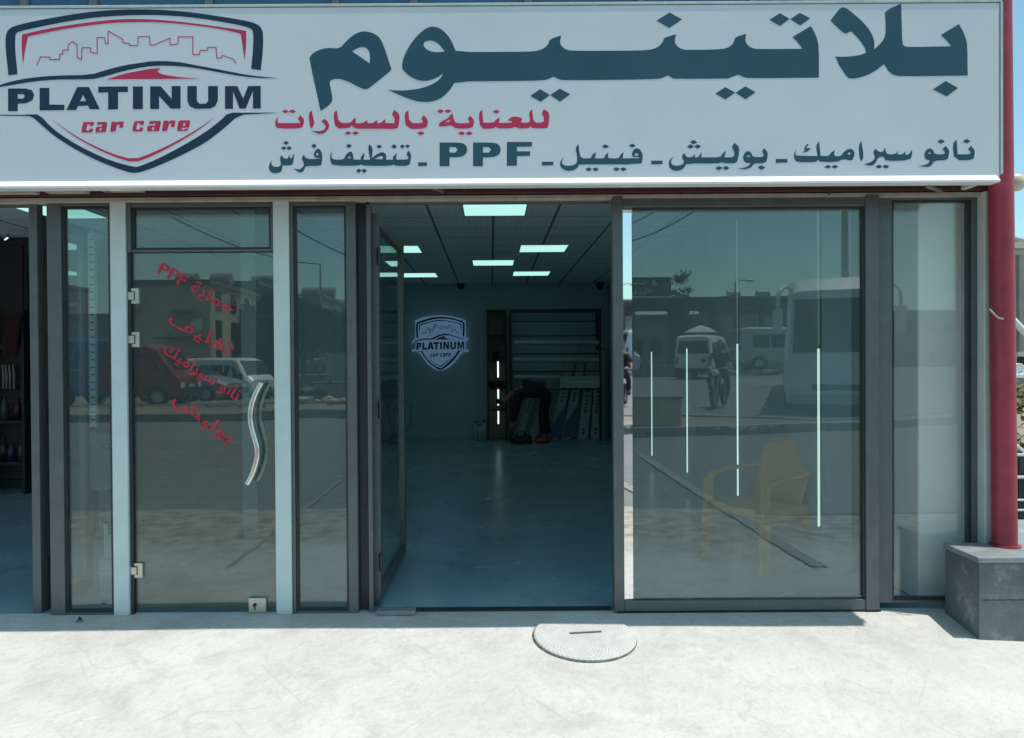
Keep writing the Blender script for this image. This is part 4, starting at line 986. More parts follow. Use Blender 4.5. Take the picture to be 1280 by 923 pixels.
# narrow display shelf with a light tube behind
sh = thing('display_shelf', 'narrow dark display shelf with a bright upright light tube', 'shelf', (K(622, 548).x, YK, 0))
x0, x1 = K(609, 500).x, K(634, 500).x
for x in (x0, x1 - .03):
    mb = MB(); mb.box(x, x + .03, YK, YK + .26, .001, K(0, 391).z); world_child(mb.build('upright', dk), sh)
for py in (391, 423, 455, 489, 516):
    mb = MB(); z = K(0, py).z; mb.box(x0 + .031, x1 - .031, YK, YK + .26, z - .03, z); world_child(mb.build('shelf_board', dk), sh)
mb = MB(); mb.box(x0 + .031, x1 - .031, YK + .265, YK + .28, .02, K(0, 392).z); world_child(mb.build('back_panel', mat('brown_grey_panel', (.20, .21, .19), .8, var=.2, scale=6)), sh)
for ya, yb2 in ((456, 476), (491, 511), (518, 534)):
    mb = MB(); mb.cyl((K(619.6, 0).x, YK - .02, K(0, yb2).z), (K(619.6, 0).x, YK - .02, K(0, ya).z), .014, n=10); world_child(mb.build('light_tube', MT['led']), sh)
mb = MB(); 
for k in range(26):
    a = random.uniform(0, 6.28); c = K(620, 454.5); q = c + Vector((math.cos(a) * random.uniform(.02, .13), random.uniform(0, .1), random.uniform(.08, .27)))
    mb.tube([c + Vector((0, .04, .05)), (c + q) / 2 + Vector((0, .04, .05)), q], [.006, .014, .002], 5)
t = thing('dark_plant', 'small dark spiky plant on the narrow display shelf', 'plant', tuple(K(620, 455))); world_child(mb.build('leaves', MT['black']), t)
mb = MB(); c = K(620, 455); mb.lathe([(0, 0), (.05, .001), (.065, .09), (.055, .09), (0, .08)], (c.x, c.y + .05, c.z + .001), 'Z', 16); world_child(mb.build('pot', dk), t)
c = K(620, 488.5); t = thing('dark_bowl', 'wide black bowl on the middle of the narrow display shelf', 'bowl', tuple(c))
mb = MB(); mb.lathe([(0, .0), (.05, 0), (.13, .08), (.16, .17), (.145, .17), (.11, .09), (0, .03)], (c.x, c.y + .06, c.z + .002), 'Z', 20); world_child(mb.build('bowl', MT['black']), t)
mb = MB(); mb.tube([(c.x + .14, c.y + .06, c.z + .16), (c.x + .19, c.y + .06, c.z + .15), (c.x + .2, c.y + .06, c.z + .09), (c.x + .12, c.y + .06, c.z + .07)], .012, 8); world_child(mb.build('handle', MT['black']), t)
for i, (px, r, hpx, lab) in enumerate(((594.5, .045, 527, 'leftmost'), (600, .04, 531, 'middle'), (605.5, .05, 526, 'rightmost'))):
    c = K(px, 548, YK + .1); t = thing('canister', lab + ' of three pale canisters on the floor left of the narrow shelf', 'canister', (c.x, YK + .1, 0), 0, 'pale canisters on the floor')
    H = K(px, hpx, YK + .1).z
    mb = MB(); mb.lathe([(0, .002), (r, .004), (r, H * .82), (r * .5, H * .9), (r * .45, H * .92)], (c.x, YK + .1, 0), 'Z', 16); world_child(mb.build('body', carton), t)
    mb = MB(); mb.cyl((c.x, YK + .1, H * .921), (c.x, YK + .1, H), r * .5, n=12); world_child(mb.build('cap', MT['black']), t)
for px, lab in ((576, 'left'), (750, 'right')):
    c = W(px, 357, YB - .12); t = thing('security_camera', 'small black dome camera high on the back wall at the ' + lab, 'camera', tuple(c), 0, 'dome cameras on the back wall')
    mb = MB(); mb.lathe([(0, -.075), (.04, -.065), (.06, -.035), (.065, 0)], c, 'Z', 16); world_child(mb.build('dome', MT['black']), t)
    mb = MB(); mb.box(c.x - .07, c.x + .07, c.y - .05, YB - .001, c.z + .001, c.z + .035); world_child(mb.build('mount', MT['alu_d']), t)
c = K(652, 547, YK - .5)
t = thing('black_bag', 'limp black bag on the floor in front of the film rack', 'bag', (c.x, c.y, 0))
mb = MB(); mb.lathe([(0, .002), (.16, .004), (.20, .05), (.17, .11), (.08, .15), (0, .14)], (c.x, c.y, 0), 'Z', 18)
mb.v = [(x + .02 * math.sin(z * 40 + x * 30), y * 1 + .03 * math.sin(x * 25), z * (1 + .2 * math.sin(x * 22))) for x, y, z in mb.v]; world_child(mb.build('body', MT['black']), t)
mb = MB(); mb.tube([(c.x - .1, c.y, .11), (c.x - .05, c.y - .02, .2), (c.x + .04, c.y - .02, .21), (c.x + .1, c.y, .11)], .01, 8); world_child(mb.build('strap', MT['black']), t)

# ------------------------------------------------------------------ people
def skin(name, nodes, edges, m, parent=None, root=None, lv=2):
    """grow one continuous surface round a skeleton: nodes name -> (x, y, z, radius)"""
    names = list(nodes); idx = {k: i for i, k in enumerate(names)}
    me = bpy.data.meshes.new(name); me.from_pydata([nodes[k][:3] for k in names], [(idx[a], idx[b]) for a, b in edges], []); me.update()
    o = bpy.data.objects.new(name, me); COL.objects.link(o)
    md = o.modifiers.new('skin', 'SKIN'); md.use_smooth_shade = True; md.branch_smoothing = .4
    sv = me.skin_vertices[0].data
    for k in names:
        r = nodes[k][3]; sv[idx[k]].radius = (r, r) if not isinstance(r, tuple) else r
        sv[idx[k]].use_root = (k == (root or names[0]))
    sb = o.modifiers.new('sub', 'SUBSURF'); sb.levels = sb.render_levels = lv
    dg = bpy.context.evaluated_depsgraph_get()
    me2 = bpy.data.meshes.new_from_object(o.evaluated_get(dg))
    o.modifiers.clear(); o.data = me2; me2.name = name
    me2.materials.clear(); me2.materials.append(m)
    for p in me2.polygons: p.use_smooth = True
    if parent: o.parent = parent
    return o
def join_mesh(dst, others):
    bm = bmesh.new(); bm.from_mesh(dst.data)
    for q in others:
        bm.from_mesh(q.data); me = q.data; bpy.data.objects.remove(q)
    bm.to_mesh(dst.data); bm.free()
    for p in dst.data.polygons: p.use_smooth = True
def V3(*a): return Vector(a)
def hand_chains(wrist, dirv, up, m, curl=.5, s=1.0):
    """five fingers rooted in the palm"""
    d = dirv.normalized(); side = d.cross(up).normalized(); u = side.cross(d).normalized(); out = []
    palm = wrist + d * .085 * s
    for k, (off, ln) in enumerate(((-.030, .070), (-.010, .080), (.011, .075), (.030, .058))):
        a = wrist + d * .05 * s + side * off * s * .8; b1 = palm + side * off * s; pts = {'a': (*a, .011 * s), 'b': (*b1, .0105 * s)}; p = b1; dd = d.copy(); last = 'b'; ed = [('a', 'b')]
        for j in range(2):
            dd = (dd - u * curl * (.5 + .4 * j)).normalized(); p = p + dd * ln * s * (.56 - .12 * j); nm = 'c%d' % j; pts[nm] = (*p, (.0095 - .001 * j) * s); ed.append((last, nm)); last = nm
        out.append(skin('finger', pts, ed, m, lv=1))
    a = wrist + d * .02 * s; b1 = wrist + d * .045 * s - side * .036 * s - u * .008 * s; c = b1 + (d * .6 - side * .45 - u * .3).normalized() * .035 * s
    out.append(skin('finger', {'a': (*a, .013 * s), 'b': (*b1, .012 * s), 'c': (*c, .010 * s)}, [('a', 'b'), ('b', 'c')], m, lv=1))
    return out
skinm = mat('skin', (.30, .17, .11), .55, var=.05); cl_dark = mat('dark_trousers', (.012, .013, .018), .85, var=.3, scale=20); cl_black = mat('black_shirt', (.014, .015, .02), .8, var=.3, scale=20)
hairm = mat('black_hair', (.01, .009, .008), .7); shoe_red = mat('red_shoes', (.42, .06, .05), .5)
def build_person(name, label, J, shirt, trousers, shoe, hair=True, group=None, loc=(0, 0, 0), rz=0.0, sleeve=.85, fat=1.0):
    """J: joints of the body in its own axes (x right, y forward, z up)"""
    t = thing(name, label, 'person', loc, rz, group)
    N = {}
    def a(k, r): N[k] = (*J[k], r)
    a('pelvis', .125); a('spine', .118); a('chest', (.15, .125)); a('neck', .052); a('jaw', .062); a('head', .098); a('crown', .070)
    E = [('pelvis', 'spine'), ('spine', 'chest'), ('chest', 'neck'), ('neck', 'jaw'), ('jaw', 'head'), ('head', 'crown')]
    for s in ('l', 'r'):
        for k, r in (('shoulder', .062), ('elbow', .042), ('wrist', .028), ('palm', .036), ('hip', .088), ('knee', .058), ('ankle', .038), ('heel', .042), ('toe', .034)): a(s + k, r)
        E += [('chest', s+'shoulder'), (s+'shoulder', s+'elbow'), (s+'elbow', s+'wrist'), (s+'wrist', s+'palm'), ('pelvis', s+'hip'), (s+'hip', s+'knee'), (s+'knee', s+'ankle'), (s+'ankle', s+'heel'), (s+'heel', s+'toe')]
    body = skin('body', N, E, skinm, t, 'pelvis')
    ex = []
    for s in ('l', 'r'):
        w, p = V3(*J[s+'wrist']), V3(*J[s+'palm']); ex += hand_chains(w, p - w, V3(0, 0, 1) if abs((p - w).normalized().z) < .8 else V3(0, 1, 0), skinm, .6)
    # nose, ears, brows on the head
    h = V3(*J['head']); f = V3(*J['face']) - h; f.normalize(); upv = (V3(*J['crown']) - V3(*J['jaw'])).normalized(); sd = f.cross(upv).normalized()
    ex.append(skin('nose', {'a': (*(h + f * .085 + upv * .015), .012), 'b': (*(h + f * .112 - upv * .022), .016)}, [('a', 'b')], skinm, lv=1))
    for q in (1, -1): ex.append(skin('ear', {'a': (*(h + sd * q * .09 + upv * .02), .015), 'b': (*(h + sd * q * .098 - upv * .03), .012)}, [('a', 'b')], skinm, lv=1))
    join_mesh(body, ex)
    for q in (1, -1):
        mb = MB(); bm = bmesh.new(); bmesh.ops.create_uvsphere(bm, u_segments=10, v_segments=8, radius=.012)
        mb.add([tuple(v.co + h + f * .088 + sd * q * .034 + upv * .014) for v in bm.verts], [[v.index for v in fc.verts] for fc in bm.faces], True); bm.free(); mb.build('eye', MT['black'], t)
    mb = MB(); mb.tube([h + f * .092 - upv * .055 - sd * .025, h + f * .100 - upv * .057, h + f * .092 - upv * .055 + sd * .025], .005, 8); mb.build('mouth', mat('lips', (.2, .08, .06), .5), t)
    if hair:
        hn = {'a': (*(h - f * .03 + upv * .03), .098), 'b': (*(V3(*J['crown']) - f * .012), .080), 'c': (*(V3(*J['crown']) + f * .03 + upv * .004), .055)}
        skin('hair', hn, [('a', 'b'), ('b', 'c')], hairm, t)
    TN = {k: N[k] for k in ('pelvis',)}; TN = {'pelvis': (*J['pelvis'], .150), 'waist': (*(V3(*J['pelvis']).lerp(V3(*J['spine']), .6)), .138)}; TE = [('pelvis', 'waist')]
    for s in ('l', 'r'):
        TN[s+'hip'] = (*J[s+'hip'], .108); TN[s+'knee'] = (*J[s+'knee'], .080); TN[s+'hem'] = (*(V3(*J[s+'knee']).lerp(V3(*J[s+'ankle']), .92)), .066)
        TE += [('pelvis', s+'hip'), (s+'hip', s+'knee'), (s+'knee', s+'hem')]
    skin('trousers', TN, TE, trousers, t, 'pelvis')
    SN = {'waist': (*(V3(*J['pelvis']).lerp(V3(*J['spine']), .12)), .158 * fat), 'spine': (*J['spine'], .150 * fat), 'chest': (*J['chest'], (.178 * fat, .150 * fat)), 'collar': (*(V3(*J['chest']).lerp(V3(*J['neck']), .6)), .075)}
    SE = [('waist', 'spine'), ('spine', 'chest'), ('chest', 'collar')]
    for s in ('l', 'r'):
        SN[s+'sh'] = (*J[s+'shoulder'], .082 * fat); SE += [('chest', s+'sh')]
        if sleeve > 1:
            SN[s+'el'] = (*J[s+'elbow'], .062 * fat); SN[s+'sleeve'] = (*(V3(*J[s+'elbow']).lerp(V3(*J[s+'wrist']), sleeve - 1)), .050 * fat); SE += [(s+'sh', s+'el'), (s+'el', s+'sleeve')]
        else:
            SN[s+'sleeve'] = (*(V3(*J[s+'shoulder']).lerp(V3(*J[s+'elbow']), sleeve)), .062); SE += [(s+'sh', s+'sleeve')]
    skin('shirt', SN, SE, shirt, t, 'spine')
    for s in ('l', 'r'):
        skin('shoe', {'a': (*(V3(*J[s+'heel']) - (V3(*J[s+'toe']) - V3(*J[s+'heel'])) * .15), .048), 'b': (*V3(*J[s+'heel']).lerp(V3(*J[s+'toe']), .5), .050), 'c': (*(V3(*J[s+'toe']) + (V3(*J[s+'toe']) - V3(*J[s+'heel'])) * .12), .042)}, [('a', 'b'), ('b', 'c')], shoe, t)
    return t
# the man bending over in front of the rack: faces -x in the scene (his own +y)
JB = dict(pelvis=(0, 0, .90), spine=(0, .20, .965), chest=(0, .43, .93), neck=(0, .60, .84), jaw=(0, .68, .76), head=(0, .74, .72), crown=(0, .80, .70), face=(0, .70, .55))
for s, sg_ in (('l', -1), ('r', 1)):
    JB.update({s+'shoulder': (sg_*.17, .47, .86), s+'elbow': (sg_*.20, .52, .58), s+'wrist': (sg_*.17, .58, .34), s+'palm': (sg_*.165, .60, .27),
               s+'hip': (sg_*.09, -.01, .84), s+'knee': (sg_*.10, .04 - .02*sg_, .47), s+'ankle': (sg_*.105, -.02 - .05*sg_, .10), s+'heel': (sg_*.105, -.04 - .05*sg_, .055), s+'toe': (sg_*.115, .13 - .05*sg_, .045)})
cB = K(682, 549, YK - .42)
build_person('person', 'man in black bending far forward in front of the film rack, in red shoes', JB, cl_black, cl_dark, shoe_red, True, None, (cB.x, cB.y, 0), R(90), 1.85, 1.16)

# ------------------------------------------------------------------ plastic chair
cc = W(952, 690, 5.28)
ch = thing('plastic_chair', 'yellow moulded plastic armchair standing behind the large glass door', 'chair', (cc.x, 5.30, 0.0), R(118))
# own axes: y forward, x right
mb = MB(); vs = []; nu, nv = 8, 8
for j in range(nv + 1):
    for i in range(nu + 1):
        u, v = i / nu * 2 - 1, j / nv
        w_ = .215 + .025 * v
        vs.append((u * w_, -.20 + .42 * v, .405 + .018 * (u * u) - .022 * math.sin(v * math.pi) - (.03 * max(0, v - .85) / .15)))
nf = [(j*(nu+1)+i, j*(nu+1)+i+1, (j+1)*(nu+1)+i+1, (j+1)*(nu+1)+i) for j in range(nv) for i in range(nu)]
mb.add(vs, nf, True); o = mb.build('seat', MT['yellow'], ch); md = o.modifiers.new('t', 'SOLIDIFY'); md.thickness = .012
mb = MB()
def back_pt(u, v):                             # u -1..1 across, v 0..1 up
    w_ = .215 + .025 * v * (1.15 - .5 * v * v)
    cz = .405 + v * (.445 - .055 * abs(u) ** 2.5)
    return (u * w_, -.205 - .13 * v - .02 * v * v + .055 * u * u, cz)
cols = [-1, -.78, -.62, -.44, -.30, -.12, .12, .30, .44, .62, .78, 1]; rows = [0, .22, .30, .72, .82, 1]
vs = [back_pt(u, v) for v in rows for u in cols]; nc = len(cols); fs = []
for j in range(len(rows) - 1):
    for i in range(nc - 1):
        fs.append((j*nc+i, j*nc+i+1, (j+1)*nc+i+1, (j+1)*nc+i))
mb.add(vs, fs, True); o = mb.build('backrest', MT['yellow'], ch); md = o.modifiers.new('t', 'SOLIDIFY'); md.thickness = .012
for s in (-1, 1):
    mb = MB(); path = spline([back_pt(s * .98, .62), (s * .262, -.10, .635), (s * .272, .06, .628), (s * .268, .20, .60), (s * .255, .245, .56)], 4)
    vs = []; fs = []
    for i, p in enumerate(path):
        w_ = .030 - .006 * i / len(path)
        vs += [(p[0] - w_, p[1], p[2]), (p[0] + w_, p[1], p[2]), (p[0] + w_ * .9, p[1], p[2] - .022), (p[0] - w_ * .9, p[1], p[2] - .022)]
    for i in range(len(path) - 1):
        for k in range(4): fs.append((4*i+k, 4*i+(k+1)%4, 4*i+4+(k+1)%4, 4*i+4+k))
    fs += [(0,1,2,3), tuple(4*(len(path)-1)+k for k in (3,2,1,0))]
    mb.add(vs, fs, False); mb.build('armrest', MT['yellow'], ch, .004)
    mb = MB(); q = [(s * .255, .245, .57), (s * .262, .255, .30), (s * .268, .275, 0.002)]
    for (a, c, w0, w1) in ((q[0], q[1], .036, .046), (q[1], q[2], .046, .036)):
        v8 = [(a[0]-.018, a[1]-w0, a[2]), (a[0]+.018, a[1]-w0, a[2]), (a[0]+.018, a[1]+w0*.5, a[2]), (a[0]-.018, a[1]+w0*.5, a[2]), (c[0]-.016, c[1]-w1, c[2]), (c[0]+.016, c[1]-w1, c[2]), (c[0]+.016, c[1]+w1*.5, c[2]), (c[0]-.016, c[1]+w1*.5, c[2])]
        mb.add(v8, [(0,1,2,3),(7,6,5,4),(0,4,5,1),(1,5,6,2),(2,6,7,3),(3,7,4,0)])
    mb.build('leg', MT['yellow'], ch)
    mb = MB(); a, c = (s * .205, -.19, .41), (s * .245, -.295, .002)
    v8 = [(a[0]-.02, a[1]-.035, a[2]), (a[0]+.02, a[1]-.035, a[2]), (a[0]+.02, a[1]+.035, a[2]), (a[0]-.02, a[1]+.035, a[2]), (c[0]-.016, c[1]-.02, c[2]), (c[0]+.016, c[1]-.02, c[2]), (c[0]+.016, c[1]+.02, c[2]), (c[0]-.016, c[1]+.02, c[2])]
    mb.add(v8, [(0,1,2,3),(7,6,5,4),(0,4,5,1),(1,5,6,2),(2,6,7,3),(3,7,4,0)]); mb.build('leg', MT['yellow'], ch)
mb = MB(); mb.box(-.235, .235, .212, .232, .345, .402); mb.box(-.23, -.212, -.19, .211, .345, .402); mb.box(.212, .23, -.19, .211, .345, .402); mb.build('apron', MT['yellow'], ch, .004)

# ------------------------------------------------------------------ behind the narrow left pane and in the left doorway
Yq = D + .26
sx0, sx1 = W(111.5, 400, Yq).x, W(117.5, 400, Yq).x; zA, zB = W(114, 535, Yq).z, W(114, 291, Yq).z
t = thing('slotted_upright', 'pale upright strip with a row of dark slots behind the narrow left pane', 'shelf upright', (sx0, Yq, zA))
mb = MB(); n_ = 26; st = (zB - zA) / n_
for k in range(n_): mb.box(sx0, sx1, Yq, Yq + .004, zA + k * st + st * .16, zA + (k + 1) * st - .0002)
mb.box(sx0 - .004, sx0 - .0003, Yq, Yq + .03, zA, zB); mb.box(sx1 + .0003, sx1 + .004, Yq, Yq + .03, zA, zB)
world_child(mb.build('strip', MT['lip']), t)
mb = MB(); mb.box(sx0, sx1, Yq + .012, Yq + .02, zA, zB); world_child(mb.build('slot_back', MT['black']), t)
for px, lab in ((101.5, 'left'), (104.5, 'right')):
    x = W(px, 500, Yq + .3).x; mb = MB(); mb.cyl((x, Yq + .3, W(px, 672, Yq + .3).z), (x, Yq + .3, W(px, 380, Yq + .3).z), .005, n=8)
    t = thing('cable', lab + ' one of two thin pale cables hanging behind the narrow left pane', 'cable', (x, Yq + .3, 0), 0, 'cables behind the narrow pane'); world_child(mb.build('cable', MT['alu']), t)
a, c = W(113, 613, D + .1), W(142, 541, D + .1)
t = thing('wall_plate', 'clear acrylic plate held by four shiny screws behind the narrow left pane', 'plate', (a.x, D + .1, a.z))
mb = MB(); mb.box(a.x, c.x, D + .1, D + .106, a.z, c.z); world_child(mb.build('plate', glass('acrylic', (.9, .95, .95), .06)), t)
for px, py in ((122, 558), (134, 558), (122, 611), (134, 611)):
    q = W(px, py, D + .09); mb = MB(); mb.cyl((q.x, D + .088, q.z), (q.x, D + .0995, q.z), .006, n=12); world_child(mb.build('screw', MT['chrome']), t)
c = W(137, 748, 4.56); t = thing('bin', 'pale blue round bin holding white rolls behind the narrow left pane', 'bin', (c.x, 4.56, 0))
zb_ = W(137, 697, 4.56).z
mb = MB(); mb.lathe([(0, .002), (.050, .003), (.056, zb_), (.050, zb_), (.045, .02), (0, .02)], (c.x, 4.56, 0), 'Z', 24); world_child(mb.build('body', mat('pale_blue_plastic', (.55, .78, .84), .4)), t)
mb = MB(); mb.lathe([(.0565, zb_ * .62), (.059, zb_ * .63), (.059, zb_ * .65), (.0565, zb_ * .66)], (c.x, 4.56, 0), 'Z', 24); world_child(mb.build('band', MT['inner_l']), t)
for k, (dx, h1, lab) in enumerate(((-.014, W(133, 655, 4.56).z, 'taller white paper roll standing in the pale blue bin'), (.012, W(137, 668, 4.56).z, 'shorter white paper roll standing in the pale blue bin'))):
    t = thing('paper_roll', lab, 'paper roll', (c.x + dx, 4.56, .025), 0, 'paper rolls in the bin')
    mb = MB(); mb.cyl((c.x + dx, 4.56, .025), (c.x + dx - .004, 4.56, h1), .0125, n=14); world_child(mb.build('paper', MT['lip']), t)
    mb = MB(); mb.cyl((c.x + dx - .004, 4.56, h1 + .0005), (c.x + dx - .004, 4.56, h1 + .006), .008, n=12); world_child(mb.build('core', MT['wood']), t)
t = thing('dark_cabinet', 'tall black cabinet filling the back of the left doorway', 'cabinet', (-5.9, 8.6, 0))
mb = MB(); mb.box(-8.4, W(36, 500, 8.6).x, 8.6, 8.9, .1, ZC - .01); world_child(mb.build('body', MT['black'], None, .01), t)
mb = MB(); mb.box(-8.38, W(36, 500, 8.6).x - .02, 8.62, 8.88, .001, .0995); world_child(mb.build('base', dk), t)
for x in (-6.6, -5.9):
    mb = MB(); mb.box(x, x + .62, 8.58, 8.5985, .2, ZC - .1); world_child(mb.build('door', MT['black'], None, .005), t)
mb = MB(); mb.cyl((-5.95, 8.54, 1.1), (-5.95, 8.54, 1.5), .012); world_child(mb.build('handle', MT['chrome']), t)
VBR = mat('grey_brush_handle', (.30, .32, .31), .5)
t = thing('brush_rack', 'rack of four white handled brushes hanging in the dark left doorway', 'rack', tuple(W(10, 480, 8.5)))
a, c = W(0, 487, 8.52), W(20, 483, 8.52); mb = MB(); mb.box(a.x, c.x, 8.53, 8.56, c.z - .04, c.z); world_child(mb.build('rail', dk), t)
for px in (3, 7, 11.5, 16.5):
    q = W(px, 456, 8.5); mb = MB(); mb.tube([(q.x, 8.5, q.z), (q.x + .01, 8.5, q.z - .12), (q.x + .005, 8.5, q.z - .27)], [.010, .013, .008], 8); world_child(mb.build('brush_handle', VBR), t)
q = W(6, 300, 8.3)
t = thing('spot_lamp', 'tiny bright spot lamp near the ceiling of the left doorway', 'lamp', tuple(q)); mb = MB(); mb.cyl(q, q + Vector((0, .05, .03)), .008, n=12); world_child(mb.build('bulb', MT['led']), t)
mb = MB(); mb.cyl(q + Vector((0, .051, .031)), q + Vector((0, .051, ZC - q.z)), .008, n=8); world_child(mb.build('stem', dk), t)
q = W(14, 420, 8.2)
t = thing('hanging_cloth', 'dark red cloth hanging in the left doorway', 'cloth', tuple(q)); mb = MB(); vs = []; 
for j in range(9):
    for i in range(7): vs.append((q.x - .1 + i * .035 * (1 - .03 * j), 8.2 + .02 * math.sin(i * 1.9 + j * .3), q.z + .22 - j * .055 - .01 * math.sin(i * 2)))
mb.add(vs, [(j*7+i, j*7+i+1, j*7+i+8, j*7+i+7) for j in range(8) for i in range(6)], True); o = mb.build('cloth', mat('dark_red_cloth', (.04, .012, .014), .9)); md = o.modifiers.new('t', 'SOLIDIFY'); md.thickness = .008; world_child(o, t)

a, c = W(76, 383, 6.2), W(103, 378, 6.2)
t = thing('wall_shelf', 'narrow orange shelf edge seen through the narrow left pane', 'shelf', tuple(a))
mb = MB(); mb.box(a.x - .06, c.x, 6.2, 6.45, a.z, c.z); world_child(mb.build('board', mat('orange_shelf', (.50, .22, .12), .5), None, .003), t)
mb = MB(); mb.box(c.x - .03, c.x - .01, 6.24, 6.44, .001, a.z - .001); world_child(mb.build('support', MT['alu_d']), t)

# stock on an open rack in the dark left bay
Ys_ = 8.25; a, c = W(-40, 600, Ys_), W(33, 600, Ys_)
t = thing('stock_shelf', 'dark open shelf with stock in the left doorway', 'shelf', ((a.x + c.x) / 2, Ys_, 0))
for x in (a.x, c.x - .03):
    mb = MB(); mb.box(x, x + .03, Ys_ - .02, Ys_ + .3, .001, 2.0); world_child(mb.build('upright', dk), t)
zs = [.35, .80, 1.62]
for z in zs:
    mb = MB(); mb.box(a.x + .031, c.x - .031, Ys_ - .02, Ys_ + .3, z - .03, z); world_child(mb.build('shelf_board', dk), t)
rs = random.Random(12)
for k, (px, zi, lab) in enumerate(((4, 0, 'squat dark bottle on the lowest shelf of the left doorway'), (14, 0, 'dark blue bottle on the lowest shelf of the left doorway'), (26, 0, 'grey bottle at the right end of the lowest shelf, left doorway'), (6, 1, 'slim grey bottle on the middle shelf of the left doorway'), (22, 1, 'dark red bottle on the middle shelf of the left doorway'), (10, 2, 'dark bottle on the top shelf of the left doorway'), (24, 2, 'pale capped bottle on the top shelf of the left doorway'))):
    x = W(px, 500, Ys_ + .1).x; r = rs.uniform(.035, .055); H = rs.uniform(.18, .28); z = zs[zi]
    b_ = thing('bottle', lab, 'bottle', (x, Ys_ + .1, z), 0, 'bottles on the stock shelf')
    mb = MB(); mb.lathe([(0, .001), (r, .003), (r, H * .68), (r * .4, H * .82), (r * .38, H * .88)], (x, Ys_ + .1, z), 'Z', 14); world_child(mb.build('body', mat('bottle_plastic', [(.02, .02, .025), (.02, .03, .07), (.07, .08, .08), (.06, .07, .07), (.05, .012, .012), (.02, .02, .03), (.10, .11, .10)][k], .3)), b_)
    mb = MB(); mb.cyl((x, Ys_ + .1, z + H * .881), (x, Ys_ + .1, z + H), r * .42, n=12); world_child(mb.build('cap', VBR if k == 6 else MT['black']), b_)
